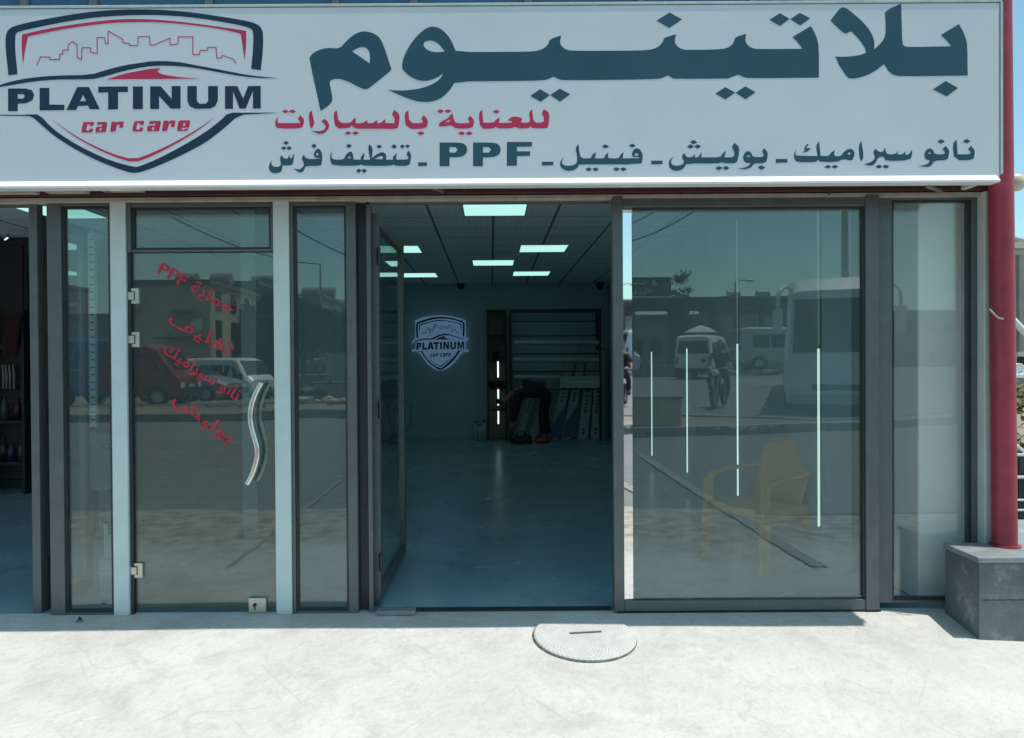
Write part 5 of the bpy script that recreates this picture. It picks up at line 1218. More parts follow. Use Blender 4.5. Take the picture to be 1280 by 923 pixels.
# ------------------------------------------------------------------ the street in front of the shop (seen mirrored in the glass)
VM = dict(white=mat('white_car_paint', (.80, .82, .81), .25, var=.05, scale=2, coat=.4), red=mat('red_van_paint', (.28, .035, .035), .3, var=.12, scale=2, coat=.3),
          blue=mat('blue_van_panel', (.02, .10, .26), .4, var=.1), silver=mat('silver_paint', (.40, .42, .43), .28, .4, coat=.4), coach=mat('pale_coach_paint', (.66, .70, .70), .3, var=.04, coat=.4),
          dark=mat('dark_car_paint', (.03, .035, .045), .25, coat=.5), grey=mat('grey_bus_paint', (.30, .33, .34), .35), lamp=mat('lamp_lens', (.75, .75, .7), .12), tail=mat('tail_lens', (.4, .03, .02), .2), blank=mat('pale_plate', (.6, .6, .58), .5))
def vehicle(name, label, cat, st, Wd, loc, rz, paint, wheels, wr, side_win, front, rear, group=None, split=None, lamps=None, mirrors=True, roof_rack=False):
    """st: stations (x, z_bottom, z_belt, z_top, half width at belt, half width at roof), front of the vehicle at +x"""
    t = thing(name, label, cat, loc, rz, group)
    def ring(s):
        x, zb, zl, zt, wb, wt = s; e = min(.10, (zt - zl) * .3 + .01)
        h = [(-wb * .93, zb), (-wb, zb + (zl - zb) * .35), (-wb, zl), (-wt, zt - e), (-wt * .88, zt - e * .25), (-wt * .45, zt)]
        return [(x, a, b) for a, b in h] + [(x, -a, b) for a, b in reversed(h)]
    def loft(ss, nm, m):
        mb = MB(); n = 12; vs = []
        for s in ss: vs += ring(s)
        fs = [(i*n+k, i*n+(k+1)%n, (i+1)*n+(k+1)%n, (i+1)*n+k) for i in range(len(ss)-1) for k in range(n)]
        fs += [tuple(range(n-1, -1, -1)), tuple((len(ss)-1)*n+k for k in range(n))]
        mb.add(vs, fs, False); return mb.build(nm, m, t, .025)
    if split: loft([s for s in st if s[0] <= split + .001], 'box_body', VM['blue']); loft([s for s in st if s[0] >= split + .005], 'body', paint)
    else: loft(st, 'body', paint)
    def at(x):
        for s, q in zip(st, st[1:]):
            if s[0] <= x <= q[0]:
                k = (x - s[0]) / max(1e-6, q[0] - s[0]); return [a + (c - a) * k for a, c in zip(s, q)]
        return st[0] if x < st[0][0] else st[-1]
    def surf(x, z):
        s = at(x); e = min(.10, (s[3] - s[2]) * .3 + .01)
        if z <= s[2]: return s[4]
        return s[4] + (s[5] - s[4]) * min(1, (z - s[2]) / max(.01, (s[3] - e - s[2])))
    for poly in side_win:
        for sg_ in (-1, 1):
            mb = MB(); mb.prism(poly, lambda x, z: (x, sg_ * (surf(x, z) - .03), z), lambda x, z: (x, sg_ * (surf(x, z) + .006), z)); mb.build('window', MT['vglass'], t)
    for nm, q in (('windscreen', front), ('rear_window', rear)):
        if not q: continue
        (x0, z0, w0), (x1, z1, w1) = q; s = 1 if nm == 'windscreen' else -1
        nrm = Vector((s * abs(z1 - z0), 0, abs(x1 - x0))).normalized()
        P = [Vector((x0, -w0, z0)), Vector((x0, w0, z0)), Vector((x1, w1, z1)), Vector((x1, -w1, z1))]
        mb = MB(); mb.add([p + nrm * .012 for p in P] + [p - nrm * .05 for p in P], [(0,1,2,3),(7,6,5,4),(0,4,5,1),(1,5,6,2),(2,6,7,3),(3,7,4,0)]); mb.build(nm, MT['vglass'], t)
    for x in wheels:
        for sg_ in (-1, 1):
            y = sg_ * (at(x)[4] - .09); 
            mb = MB(); mb.lathe([(wr * .6, -.09), (wr * .94, -.10), (wr, -.06), (wr, .06), (wr * .94, .10), (wr * .6, .09)], (x, y, wr), 'Y', 24); w = mb.build('wheel', MT['rubber'], t)
            mb = MB(); mb.lathe([(0, .05), (wr * .2, .075), (wr * .5, .055), (wr * .61, .088)] if sg_ > 0 else [(0, -.05), (wr * .2, -.075), (wr * .5, -.055), (wr * .61, -.088)], (x, y, wr), 'Y', 20); r = mb.build('rim', VM['silver'], t); r.parent = w
            mb = MB(); mb.lathe([(wr * 1.04, -.02), (wr * 1.14, -.02), (wr * 1.14, .012), (wr * 1.04, .012)], (x, sg_ * at(x)[4], wr), 'Y', 24); mb.build('wheel_arch', MT['black'], t)
    L = st[-1]; B = st[0]
    mb = MB(); mb.box(L[0] - .06, L[0] + .09, -L[4] * .97, L[4] * .97, L[1] - .03, L[1] + .20); mb.build('bumper', MT['black'] if not lamps else VM['grey'], t, .02)
    mb = MB(); mb.box(B[0] - .09, B[0] + .06, -B[4] * .97, B[4] * .97, B[1] - .03, B[1] + .18); mb.build('bumper', MT['black'] if not lamps else VM['grey'], t, .02)
    zl = L[1] + (L[2] - L[1]) * (lamps or .62)
    mb = MB(); mb.box(L[0] - .03, L[0] + .012, -L[4] * .52, L[4] * .52, zl - .09, zl + .06); mb.build('grille', MT['black'], t)
    mb = MB(); mb.box(L[0] + .012, L[0] + .02, -.22, .22, L[1] + .22, L[1] + .32); mb.build('number_plate', VM['blank'], t)
    for sg_ in (-1, 1):
        mb = MB(); mb.box(L[0] - .10, L[0] + .015, sg_ * L[4] * .58, sg_ * L[4] * .93, zl - .09, zl + .09); mb.build('headlight', VM['lamp'], t, .015)
        mb = MB(); mb.box(B[0] - .015, B[0] + .05, sg_ * B[4] * .80, sg_ * B[4] * .96, B[2] - .35, B[2] - .02); mb.build('tail_light', VM['tail'], t, .01)
        if mirrors:
            x = (front[0][0] - .12) if front else L[0]; w_ = surf(x, at(x)[2])
            mb = MB(); mb.obox((x, sg_ * (w_ + .14), at(x)[2] + .16), (.08, .16, .24)); mb.tube([(x, sg_ * (w_ - .01), at(x)[2] + .08), (x, sg_ * (w_ + .08), at(x)[2] + .14)], .018, 8); mb.build('mirror', MT['black'], t, .02)
    if roof_rack:
        mb = MB(); zt = max(s[3] for s in st)
        for y in (-.55, .55): mb.tube([(-1.4, y, zt + .09), (.9, y, zt + .09)], .016, 8)
        for x in (-1.3, -.6, .1, .8): mb.tube([(x, -.55, zt + .01), (x, -.55, zt + .09), (x, .55, zt + .09), (x, .55, zt + .01)], .014, 8)
        mb.build('roof_rack', MT['alu'], t)
    return t
def ground_at(px, py, dv):
    p = M_(px, py, dv); return (p.x, p.y, p.z)
VAN = [(-2.15, .30, .98, 1.86, .80, .70), (-2.0, .28, 1.0, 1.93, .83, .73), (-.6, .27, 1.0, 1.96, .84, .74), (1.0, .27, 1.0, 1.94, .84, .73), (1.28, .27, 1.0, 1.88, .83, .72), (1.95, .28, 1.0, 1.18, .82, .70), (2.15, .32, .86, 1.02, .78, .66)]
VWIN = [[(-1.95, 1.10), (-1.15, 1.10), (-1.15, 1.62), (-1.88, 1.62)], [(-1.05, 1.10), (-.25, 1.10), (-.25, 1.64), (-1.05, 1.64)], [(-.15, 1.10), (.55, 1.10), (.55, 1.64), (-.15, 1.64)], [(.66, 1.08), (1.55, 1.08), (1.18, 1.60), (.66, 1.62)]]
VF, VRW = ((1.91, 1.24, .68), (1.37, 1.805, .60)), ((-2.156, 1.12, .68), (-2.155, 1.66, .60))
# white minibus in the left glass, facing right and towards the shop
vehicle('minibus', 'white minibus parked across the street, mirrored in the lettered glass door', 'minibus', VAN, 1.7, ground_at(284, 503.5, 33), R(28), VM['white'], (-1.35, 1.35), .31, VWIN, VF, VRW, roof_rack=False)
vehicle('minibus', 'white minivan driving away, mirrored in the large glass door beside the motorcyclist', 'minibus', VAN, 1.7, ground_at(880, 473, 35), R(-62), VM['white'], (-1.35, 1.35), .31, VWIN, VF, VRW)
vehicle('minibus', 'white minivan whose nose shows beside the mirror edge of the large glass door', 'minibus', VAN, 1.7, ground_at(744, 470, 38), R(6), VM['white'], (-1.35, 1.35), .31, VWIN, VF, VRW)
# red and blue delivery van
DV = [(-2.6, .34, 1.0, 2.12, .90, .86), (-2.5, .34, 1.0, 2.16, .92, .88), (.2, .34, 1.0, 2.16, .92, .88), (.22, .34, 1.0, 2.02, .86, .76), (1.2, .32, 1.0, 1.96, .86, .75), (1.45, .32, 1.0, 1.86, .85, .74), (2.05, .34, .98, 1.10, .83, .70), (2.2, .38, .84, .96, .78, .66)]
p0, p1 = ground_at(190, 507, 24.5), ground_at(60, 508, 25.5)
rv = vehicle('delivery_van', 'red delivery van with a blue box body, mirrored left of the lettered glass door', 'van', DV, 1.8, ground_at(155, 507.5, 24.5), R(3), VM['red'], (-1.5, 1.5), .33, [[(.55, 1.08), (1.6, 1.08), (1.32, 1.62), (.62, 1.66)]], ((2.005, 1.17, .68), (1.525, 1.78, .62)), None, split=.205)
mb = MB()
for sg_, pts in ((1, None), (-1, None)):
    y = sg_ * .926
    for L_ in ([(-2.2, 1.55), (-2.0, 1.5), (-1.8, 1.62), (-1.7, 1.48), (-1.5, 1.52), (-1.4, 1.7)], [(-1.3, 1.5), (-1.15, 1.52), (-1.1, 1.85)], [(-2.1, 1.2), (-1.8, 1.15), (-1.5, 1.22), (-1.2, 1.14), (-.9, 1.2)], [(-1.7, 1.32), (-1.5, 1.38)]):
        for (a, c) in zip(L_, L_[1:]):
            d = (Vector(c) - Vector(a)); n_ = Vector((-d.y, d.x)).normalized() * .03
            q = [(a[0]+n_.x, a[1]+n_.y), (a[0]-n_.x, a[1]-n_.y), (c[0]-n_.x, c[1]-n_.y), (c[0]+n_.x, c[1]+n_.y)]
            mb.prism(q, lambda x, z: (x, y - .004 * sg_, z), lambda x, z: (x, y + .004 * sg_, z))
mb.build('side_lettering', mat('pale_blue_letters', (.40, .55, .62), .5), rv)
mb = MB()
for sg_ in (1, -1): mb.prism([(-.35, .5), (.15, .5), (.15, 1.5), (.0, 2.0)], lambda x, z: (x, .925 * sg_, z), lambda x, z: (x, .931 * sg_, z))
mb.build('red_flash', VM['red'], rv)
# cars
CAR = [(-2.1, .40, .78, .98, .72, .60), (-1.95, .30, .84, 1.02, .80, .70), (-1.45, .26, .86, 1.08, .84, .70), (-.95, .25, .88, 1.40, .85, .60), (-.2, .25, .88, 1.46, .85, .61), (.35, .25, .88, 1.42, .85, .60), (1.05, .25, .88, 1.02, .85, .68), (1.75, .28, .78, .90, .82, .68), (2.1, .36, .66, .76, .72, .58)]
CWIN = [[(-1.15, .94), (-.28, .94), (-.28, 1.34), (-.85, 1.32)], [(-.20, .94), (.80, .94), (.32, 1.32), (-.20, 1.35)]]
for px, py, dv, rz, pt_, lab in ((236, 502, 30, 14, 'silver', 'silver car parked behind the red van, mirrored in the lettered glass door'), (428, 467, 46, 170, 'silver', 'silver car beyond the sand coloured wall, mirrored in the narrow middle pane'), (20, 500, 36, 0, 'dark', 'dark car at the far kerb, mirrored at the far left')):
    vehicle('parked_car', lab, 'car', CAR, 1.7, ground_at(px, py, dv), R(rz), VM[pt_], (-1.3, 1.32), .31, CWIN, ((.985, 1.07, .64), (.435, 1.385, .54)), ((-1.425, 1.11, .62), (-1.015, 1.37, .52)), group='cars parked across the street')
# big coach and small bus
CO = [(-5.8, .42, 1.5, 3.45, 1.20, 1.08), (-5.6, .36, 1.5, 3.55, 1.25, 1.12), (4.6, .36, 1.5, 3.60, 1.25, 1.12), (5.4, .36, 1.5, 3.52, 1.24, 1.10), (5.75, .38, 1.45, 3.20, 1.20, 1.04), (6.0, .42, 1.3, 1.62, 1.14, 1.02)]
cw = [[(-5.4 + k * 1.6, 1.65), (-3.95 + k * 1.6, 1.65), (-3.95 + k * 1.6, 2.95), (-5.4 + k * 1.6, 2.95)] for k in range(6)]
pc = ground_at(1046, 526, 18.4)
cz = vehicle('coach', 'big pale coach facing the shop, mirrored in the right part of the large glass door', 'coach', CO, 2.5, (pc[0] + 2.3, pc[1] - 5.6, pc[2]), R(90 + 22), VM['coach'], (-3.4, 3.6), .48, cw + [[(4.55, 1.45), (5.5, 1.45), (5.3, 2.7), (4.55, 2.8)]], ((6.0, 1.66, 1.02), (5.795, 2.98, .96)), ((-5.81, 1.7, 1.0), (-5.805, 3.0, .96)), lamps=.45, mirrors=False)
for sg_ in (-1, 1):
    mb = MB(); mb.tube(spline([(5.6, sg_ * 1.02, 3.25), (5.95, sg_ * 1.2, 3.28), (6.2, sg_ * 1.34, 3.1), (6.22, sg_ * 1.36, 2.75)], 4), .05, 8); mb.obox((6.2, sg_ * 1.36, 2.42), (.14, .24, .62)); mb.build('mirror', VM['coach'], cz, .02)
mb = MB(); mb.box(-5.5, 5.5, -1.262, 1.262, .95, 1.0); mb.build('side_stripe', VM['grey'], cz)
BU = [(-3.3, .42, 1.2, 2.45, 1.0, .92), (-3.2, .38, 1.2, 2.52, 1.03, .95), (2.7, .38, 1.2, 2.55, 1.03, .95), (3.1, .40, 1.2, 2.42, 1.0, .9), (3.4, .44, 1.05, 1.3, .95, .86)]
bw = [[(-3.0 + k * 1.12, 1.3), (-1.98 + k * 1.12, 1.3), (-1.98 + k * 1.12, 2.1), (-3.0 + k * 1.12, 2.1)] for k in range(5)]
vehicle('bus', 'silver small bus standing behind the coach, mirrored in the large glass door', 'bus', BU, 2.0, ground_at(984, 462, 46), R(178), VM['silver'], (-2.0, 2.1), .40, bw, ((3.395, 1.345, .86), (3.16, 2.25, .82)), None, lamps=.5)

# motorcycle and rider
pm = ground_at(899, 508.5, 20.5)
RZ = R(118)
mo = thing('motorcycle', 'dark motorcycle coming along the street, mirrored in the large glass door', 'motorcycle', pm, RZ)
for x, nm in ((-.62, 'wheel'), (.66, 'wheel')):
    mb = MB(); mb.lathe([(.24, -.04), (.29, -.05), (.31, 0), (.29, .05), (.24, .04)], (x, 0, .31), 'Y', 28); w = mb.build('wheel', MT['rubber'], mo)
    mb = MB(); mb.lathe([(.215, -.02), (.24, -.03), (.24, .03), (.215, .02), (.215, -.02)], (x, 0, .31), 'Y', 28); mb.cyl((x, -.05, .31), (x, .05, .31), .05, n=12)
    for k in range(10):
        a = k * math.pi / 5; mb.cyl((x + .04 * math.cos(a), 0, .31 + .04 * math.sin(a)), (x + .22 * math.cos(a), 0, .31 + .22 * math.sin(a)), .006, n=6)
    q = mb.build('rim', MT['chrome'], mo); q.parent = w
mb = MB()
for s in (-1, 1): mb.tube([(.66, s * .075, .31), (.52, s * .075, .70), (.44, s * .075, .98)], .018, 8)
mb.build('fork', MT['chrome'], mo)
mb = MB(); mb.tube([(.42, 0, .95), (.2, 0, .82), (-.2, 0, .74), (-.7, 0, .78)], .025, 8); mb.tube([(.40, 0, .90), (.25, 0, .45), (-.2, 0, .33), (-.62, 0, .31)], .024, 8); mb.build('frame', MT['black'], mo)
mb = MB(); mb.lathe([(0, -.25), (.08, -.22), (.14, -.08), (.15, .08), (.12, .2), (0, .25)], (.14, 0, .86), 'X', 16); mb.build('fuel_tank', VM['dark'], mo)
mb = MB(); mb.box(-.72, -.06, -.12, .12, .78, .86); mb.build('seat', MT['black'], mo, .03)
mb = MB(); mb.box(-.12, .26, -.12, .12, .30, .62); mb.cyl((.12, 0, .5), (.24, 0, .72), .09, n=14); mb.build('engine', MT['alu_d'], mo, .02)
mb = MB(); mb.tube([(.18, .12, .5), (.2, .16, .3), (-.1, .17, .27), (-.75, .18, .36)], [.02, .025, .03, .045], 10); mb.build('exhaust', MT['chrome'], mo)
mb = MB(); mb.tube(spline([(.34, -.38, 1.02), (.42, -.2, 1.06), (.43, 0, 1.0), (.42, .2, 1.06), (.34, .38, 1.02)], 3), .014, 8); mb.build('handlebar', MT['chrome'], mo)
for s in (-1, 1):
    mb = MB(); mb.tube([(.40, s * .2, 1.06), (.42, s * .30, 1.22)], .007, 6); mb.obox((.42, s * .33, 1.24), (.03, .13, .08)); mb.build('mirror', MT['black'], mo)
mb = MB(); mb.lathe([(0, .07), (.07, .06), (.09, 0), (.07, -.08), (0, -.1)], (.54, 0, .92), 'X', 18); mb.build('headlight', VM['lamp'], mo)
mb = MB(); mb.lathe([(.335, -.05), (.345, 0), (.335, .05)], (.66, 0, .31), 'Y', 28)
mb.v = [v for v in mb.v]; mb.f = [f for f in mb.f if sum(mb.v[i][2] for i in f) / len(f) > .42]; mb.build('fender', VM['dark'], mo)
JR = dict(pelvis=(0, -.28, .95), spine=(0, -.24, 1.15), chest=(0, -.16, 1.37), neck=(0, -.12, 1.53), jaw=(0, -.07, 1.60), head=(0, -.08, 1.68), crown=(0, -.10, 1.76), face=(0, .2, 1.66))
for s, g2 in (('l', -1), ('r', 1)):
    JR.update({s+'shoulder': (g2*.19, -.16, 1.42), s+'elbow': (g2*.30, .04, 1.20), s+'wrist': (g2*.345, .26, 1.06), s+'palm': (g2*.355, .32, 1.055), s+'hip': (g2*.11, -.22, .92), s+'knee': (g2*.24, .16, .74), s+'ankle': (g2*.22, -.08, .40), s+'heel': (g2*.22, -.12, .36), s+'toe': (g2*.24, .06, .33)})
rd = build_person('person', 'man in a dark shirt riding the motorcycle, mirrored in the large glass door', JR, cl_black, cl_dark, MT['black'], True, None, pm, RZ - R(90))

# low walls and rubble on the dusty strip
def lowwall(label, pxa, pxb, pt_, pb, dv, thick, m):
    a, c = M_(pxa, pb, dv), M_(pxb, pb, dv); zt = M_(pxa, pt_, dv).z; z0 = min(a.z, c.z)
    t = thing('low_wall', label, 'wall', ((a.x + c.x) / 2, a.y, z0)); x0, x1 = sorted((a.x, c.x))
    mb = MB(); mb.box(x0, x1, a.y - thick, a.y, z0 - .25, zt - .06); world_child(mb.build('body', m, None, .02), t)
    mb = MB(); mb.box(x0 - .04, x1 + .04, a.y - thick - .04, a.y + .04, zt - .0595, zt); world_child(mb.build('coping', MT['kerb'], None, .015), t)
    return t
lowwall('sand coloured low wall with a pale coping, mirrored at the left of the large glass door', 782, 852, 495.5, 540, 14.9, .5, MT['sandstone'])
lowwall('sand coloured low wall with rubble in front, mirrored in the narrow middle pane', 391, 452, 478, 499, 23.5, .5, MT['sandstone'])
lowwall('long low pale wall at the far side, mirrored behind the white minivan', 790, 870, 457, 470, 42, .3, MT['dirt'])
def rubble(label, px, py, dv, n, w, s, m):
    p = M_(px, py, dv); t = thing('rubble_pile', label, 'rubble', tuple(p))
    mb = MB()
    for k in range(n):
        bm = bmesh.new(); bmesh.ops.create_icosphere(bm, subdivisions=1, radius=1)
        c = Vector((random.gauss(0, w), random.gauss(0, w * .35), 0)); r = s * random.uniform(.4, 1.2)
        for v in bm.verts: v.co = Vector((v.co.x * r * random.uniform(.8, 1.4), v.co.y * r, v.co.z * r * .6)) + c + Vector((0, 0, r * .4 + .06))
        mb.add([tuple(v.co) for v in bm.verts], [[v.index for v in f.verts] for f in bm.faces]); bm.free()
    mb.build('stones', m, t)
rubble('heap of broken stones on the dusty strip, mirrored in the narrow middle pane', 428, 505, 21, 40, .8, .13, MT['sandstone'])
rubble('dark heap of rubbish by the sandy wall, mirrored in the narrow middle pane', 378, 497, 23, 30, .3, .16, MT['black'])
rubble('scatter of dark stones at the kerb, mirrored above the yellow chair', 895, 540, 15.2, 40, .45, .07, MT['kerb'])
rubble('pile of earth beside the small bus, mirrored in the large glass door', 968, 470, 28, 30, .9, .18, MT['dirt'])
rubble('loose stones under the white minibus, mirrored in the glass door', 300, 512, 20, 24, 1.0, .07, MT['dirt'])
p = M_(421, 496, 23); t = thing('waste_bin', 'grey wheeled waste bin on the sandy wall, mirrored in the narrow middle pane', 'bin', (p.x, p.y - .2, p.z + .4))
mb = MB(); mb.prism([(-.28, .06), (.28, .06), (.34, .9), (-.34, .9)], lambda x, z: (p.x + x, p.y - .5, p.z + .45 + z), lambda x, z: (p.x + x, p.y + .05, p.z + .45 + z)); world_child(mb.build('body', VM['grey'], None, .02), t)
mb = MB(); mb.box(p.x - .36, p.x + .36, p.y - .55, p.y + .1, p.z + 1.352, p.z + 1.42); world_child(mb.build('lid', MT['alu_d'], None, .02), t)
for s in (-1, 1):
    mb = MB(); mb.cyl((p.x + s * .24, p.y - .4, p.z + .47), (p.x + s * .30, p.y - .4, p.z + .47), .09, n=14); world_child(mb.build('wheel', MT['rubber']), t)

# buildings across the street
def building(label, pxl, pxr, pyt, dv, depth, m, rows, cols, wm=None, z0=-.9, tank=True, rz=0.0, side_right=False, ww=1.1, wh=1.3, shutters=0):
    a, c = M_(pxl, pyt, dv), M_(pxr, pyt, dv); x0, x1, y, zt = min(a.x, c.x), max(a.x, c.x), a.y, a.z
    t = thing('street_building', label, 'building', ((x0 + x1) / 2, y, z0))
    mb = MB(); mb.box(x0, x1, y - depth, y, z0, zt); world_child(mb.build('wall', m), t)
    mb = MB(); mb.box(x0 - .1, x1 + .1, y - depth - .1, y + .1, zt + .001, zt + .28); rf = world_child(mb.build('roof', MT['kerb']), t)
    if tank:
        mb = MB()
        for k in range(2): cx = x0 + (x1 - x0) * (.25 + .45 * k); mb.cyl((cx, y - depth * .4, zt + .75), (cx + 1.3, y - depth * .4, zt + .75), .45, n=14); mb.box(cx + .1, cx + 1.2, y - depth * .4 - .3, y - depth * .4 + .3, zt + .281, zt + .4)
        q = world_child(mb.build('water_tank', VM['grey']), t); q.parent = rf
    H = (zt - max(z0, -.2)) / max(1, rows)
    for r in range(rows):
        for k in range(cols):
            cx = x0 + (x1 - x0) * (k + .5) / cols; cz_ = max(z0, -.2) + H * (r + .52); w_ = min(ww, (x1 - x0) / cols * .62)
            hgt = min(wh, H * .55)
            mb = MB(); mb.box(cx - w_ / 2, cx + w_ / 2, y + .001, y + .03, cz_ - hgt / 2, cz_ + hgt / 2); f = world_child(mb.build('window', MT['vglass']), t)
            mb = MB(); mb.box(cx - w_ / 2 - .08, cx + w_ / 2 + .08, y + .0012, y + .10, cz_ - hgt / 2 - .08, cz_ - hgt / 2 - .001); q = world_child(mb.build('sill', MT['kerb']), t); q.parent = f
    if side_right:
        for r in range(rows + 2):
            for k in range(4):
                cy_ = y - depth * (k + .5) / 4; cz_ = .8 + (zt - .8) * (r + .5) / (rows + 2)
                mb = MB(); mb.box(x1 + .001, x1 + .04, cy_ - .5, cy_ + .5, cz_ - .6, cz_ + .6); world_child(mb.build('window', MT['vglass']), t)
    return t
tan = mat('tan_render', (.62, .55, .44), .9, var=.12, scale=.6, bump=.1); tan2 = mat('pale_render', (.55, .52, .46), .9, var=.12, scale=.5); gr2 = mat('grey_render', (.27, .27, .25), .9, var=.2, scale=.5); dk2 = mat('dark_render', (.085, .09, .09), .9, var=.3, scale=.4)
b1 = building('tan windowless building across the street, mirrored in the lettered glass door', 158, 262, 356, 46, 11, tan, 1, 1, side_right=True, ww=.2, wh=.2)
def slab(label, nm, cat, px0, px1, py0, py1, dv, th, m, group=None):
    a, c = M_(px0, py0, dv), M_(px1, py1, dv); t = thing(nm, label, cat, ((a.x + c.x) / 2, a.y, c.z), 0, group)
    mb = MB(); mb.box(a.x, c.x, a.y, a.y + th, c.z, a.z); world_child(mb.build('board', m, None, .02), t)
    mb = MB(); mb.box(a.x + .1, c.x - .1, a.y - .12, a.y - .001, c.z + (a.z - c.z) * .3, c.z + (a.z - c.z) * .7); world_child(mb.build('bracket', MT['alu_d'], None), t)
    return t
slab('white rectangular board on the tan building', 'sign_board', 'sign', 240, 252, 399, 413, 45.8, .08, VM['white'])
slab('long pale ledge high on the tan building', 'ledge', 'ledge', 215, 246, 387.5, 391.5, 45.8, .5, MT['kerb'])
slab('short pale ledge at the left of the tan building', 'ledge', 'ledge', 165, 180, 386, 389, 45.8, .4, MT['kerb'])
slab('thin awning over the ground floor of the tan building', 'awning', 'awning', 200, 262, 421, 423.5, 45.8, 1.2, MT['kerb'])
building('pale building with tall windows beside the tan one, mirrored in the lettered glass door', 266, 286, 372, 50, 9, tan2, 3, 2, tank=False)
building('dark building with a tank on top, mirrored near the steel handle', 287, 322, 356, 60, 10, gr2, 3, 3)
building('dark building behind the steel handle post', 323, 352, 366, 56, 8, dk2, 3, 2, tank=False)
building('low dark building at the left of the narrow middle pane', 352, 403, 372, 62, 9, gr2, 2, 3)
building('dark block filling the narrow middle pane', 400, 450, 386, 70, 9, dk2, 2, 3)
building('low dark row of shops mirrored at the far left', 40, 157, 398, 52, 8, gr2, 1, 6, tank=False)
building('grey block of flats mirrored at the far left', -60, 30, 350, 75, 12, gr2, 4, 6)
building('grey house mirrored behind the station roof', 900, 985, 374, 78, 8, dk2, 2, 4)
building('pale hall mirrored behind the station posts', 783, 1000, 398, 62, 8, gr2, 1, 9, tank=False)
building('long pale block mirrored behind the coach', 1000, 1300, 392, 90, 10, gr2, 2, 12, tank=False)
# bus station canopy with posts and the board on its roof
a, c = M_(784, 372, 50), M_(990, 372, 50); z1, z0 = a.z, M_(784, 383, 50).z
t = thing('station_canopy', 'flat dark canopy on posts at the bus station, mirrored in the large glass door', 'canopy', ((a.x + c.x) / 2, a.y, 0))
mb = MB(); mb.box(a.x - 3, c.x, a.y - 7, a.y, z0 + .1, z1 - .08); world_child(mb.build('roof', dk2), t)
mb = MB(); mb.box(a.x - 3.05, c.x + .05, a.y - 7.05, a.y + .05, z1 - .079, z1); world_child(mb.build('edge', MT['kerb']), t)
for px in (792, 848, 890, 922, 954, 985):
    q = M_(px, 465, 49.6); w_ = .62 if px == 848 else .14
    mb = MB(); mb.box(q.x - w_, q.x + w_, q.y - .35, q.y - .05, q.z - .8, z0 + .099); world_child(mb.build('post', dk2), t)
a, c = M_(783, 347, 51), M_(839, 370.5, 51)
t = thing('roof_billboard', 'dark billboard with pale lettering and a small triangle on the station roof', 'billboard', ((a.x + c.x) / 2, a.y, c.z))
mb = MB(); mb.box(a.x, c.x, a.y - .25, a.y, c.z, a.z); world_child(mb.build('board', dk2), t)
mb = MB()
for x in (a.x + .3, (a.x + c.x) / 2, c.x - .3): mb.tube([(x, a.y - .12, c.z), (x, a.y - .12, z1 - .05)], .05, 8); mb.tube([(x, a.y - .26, c.z + .8), (x, a.y - 1.3, z1 - .05)], .04, 8)
world_child(mb.build('stand', MT['alu_d']), t)
bz = Z_(780, 330, 4.86)
def bl(P, w): return stroke_poly(bz(P), w)
BL = bl([(45,120),(80,122),(90,105)], .9) + bl([(60,112),(62,126)], .9) + bl([(95,122),(130,118),(135,105)], .9) + bl([(30,150),(45,175),(75,178),(80,155)], 1.1) + bl([(90,178),(130,176),(135,150)], 1.1) + bl([(140,175),(165,172),(160,155),(150,165)], 1.0) + bl([(95,160),(110,170)], .9) + [bz([(165,128),(182,95),(200,130)])] + bl([(70,103),(76,103)], .8) + bl([(120,185),(128,185)], .8)
world_child(flat(BL, [bz([(175,124),(182,110),(190,124)])], lambda x, y, tt: M_(x, y, 51) + Vector((0, .004 + tt, 0)), .03).build('lettering', VM['white']), t)
# umbrella and mast lights
q = M_(876, 413, 42); t = thing('market_umbrella', 'small pale umbrella above the white minivan, mirrored in the large glass door', 'umbrella', (q.x, q.y, .6))
mb = MB(); mb.lathe([(.0, q.z + .28), (.5, q.z + .12), (.95, q.z - .12), (.93, q.z - .15), (0, q.z + .22)], (q.x, q.y, 0), 'Z', 8, False); world_child(mb.build('canopy', VM['blank']), t)
mb = MB(); mb.cyl((q.x, q.y, .5), (q.x, q.y, q.z + .2), .025); world_child(mb.build('pole', MT['alu_d']), t)
galv = mat('pale_galvanised_steel', (.45, .46, .45), .5, .2, var=.1)
def lamp_post(label, px, pyt, pyb, dv, r, arm):
    a, c = M_(px, pyt, dv), M_(px, pyb, dv); t = thing('street_lamp', label, 'street lamp', (a.x, a.y, c.z - .5))
    mb = MB(); mb.cyl((a.x, a.y, c.z - .5), (a.x, a.y, a.z), r, r * .6, n=12); world_child(mb.build('pole', galv), t)
    mb = MB(); mb.tube([(a.x, a.y, a.z - .02), (a.x + arm * .6, a.y, a.z + .12), (a.x + arm, a.y, a.z + .1)], r * .35, 8); world_child(mb.build('arm', MT['alu']), t)
    mb = MB(); mb.lathe([(0, -.35), (.09, -.3), (.13, 0), (.09, .3), (0, .35)], (a.x + arm, a.y, a.z + .06), 'X', 12); world_child(mb.build('lamp_head', VM['lamp']), t)
lamp_post('thick street lamp pole rising behind the coach roof', 1056, 240, 470, 24, .15, 1.6)
lamp_post('thin street lamp mirrored above the station roof', 919, 352, 470, 60, .10, 1.2)
lamp_post('thin street lamp mirrored in the narrow middle pane', 400, 330, 470, 45, .09, -2.4)
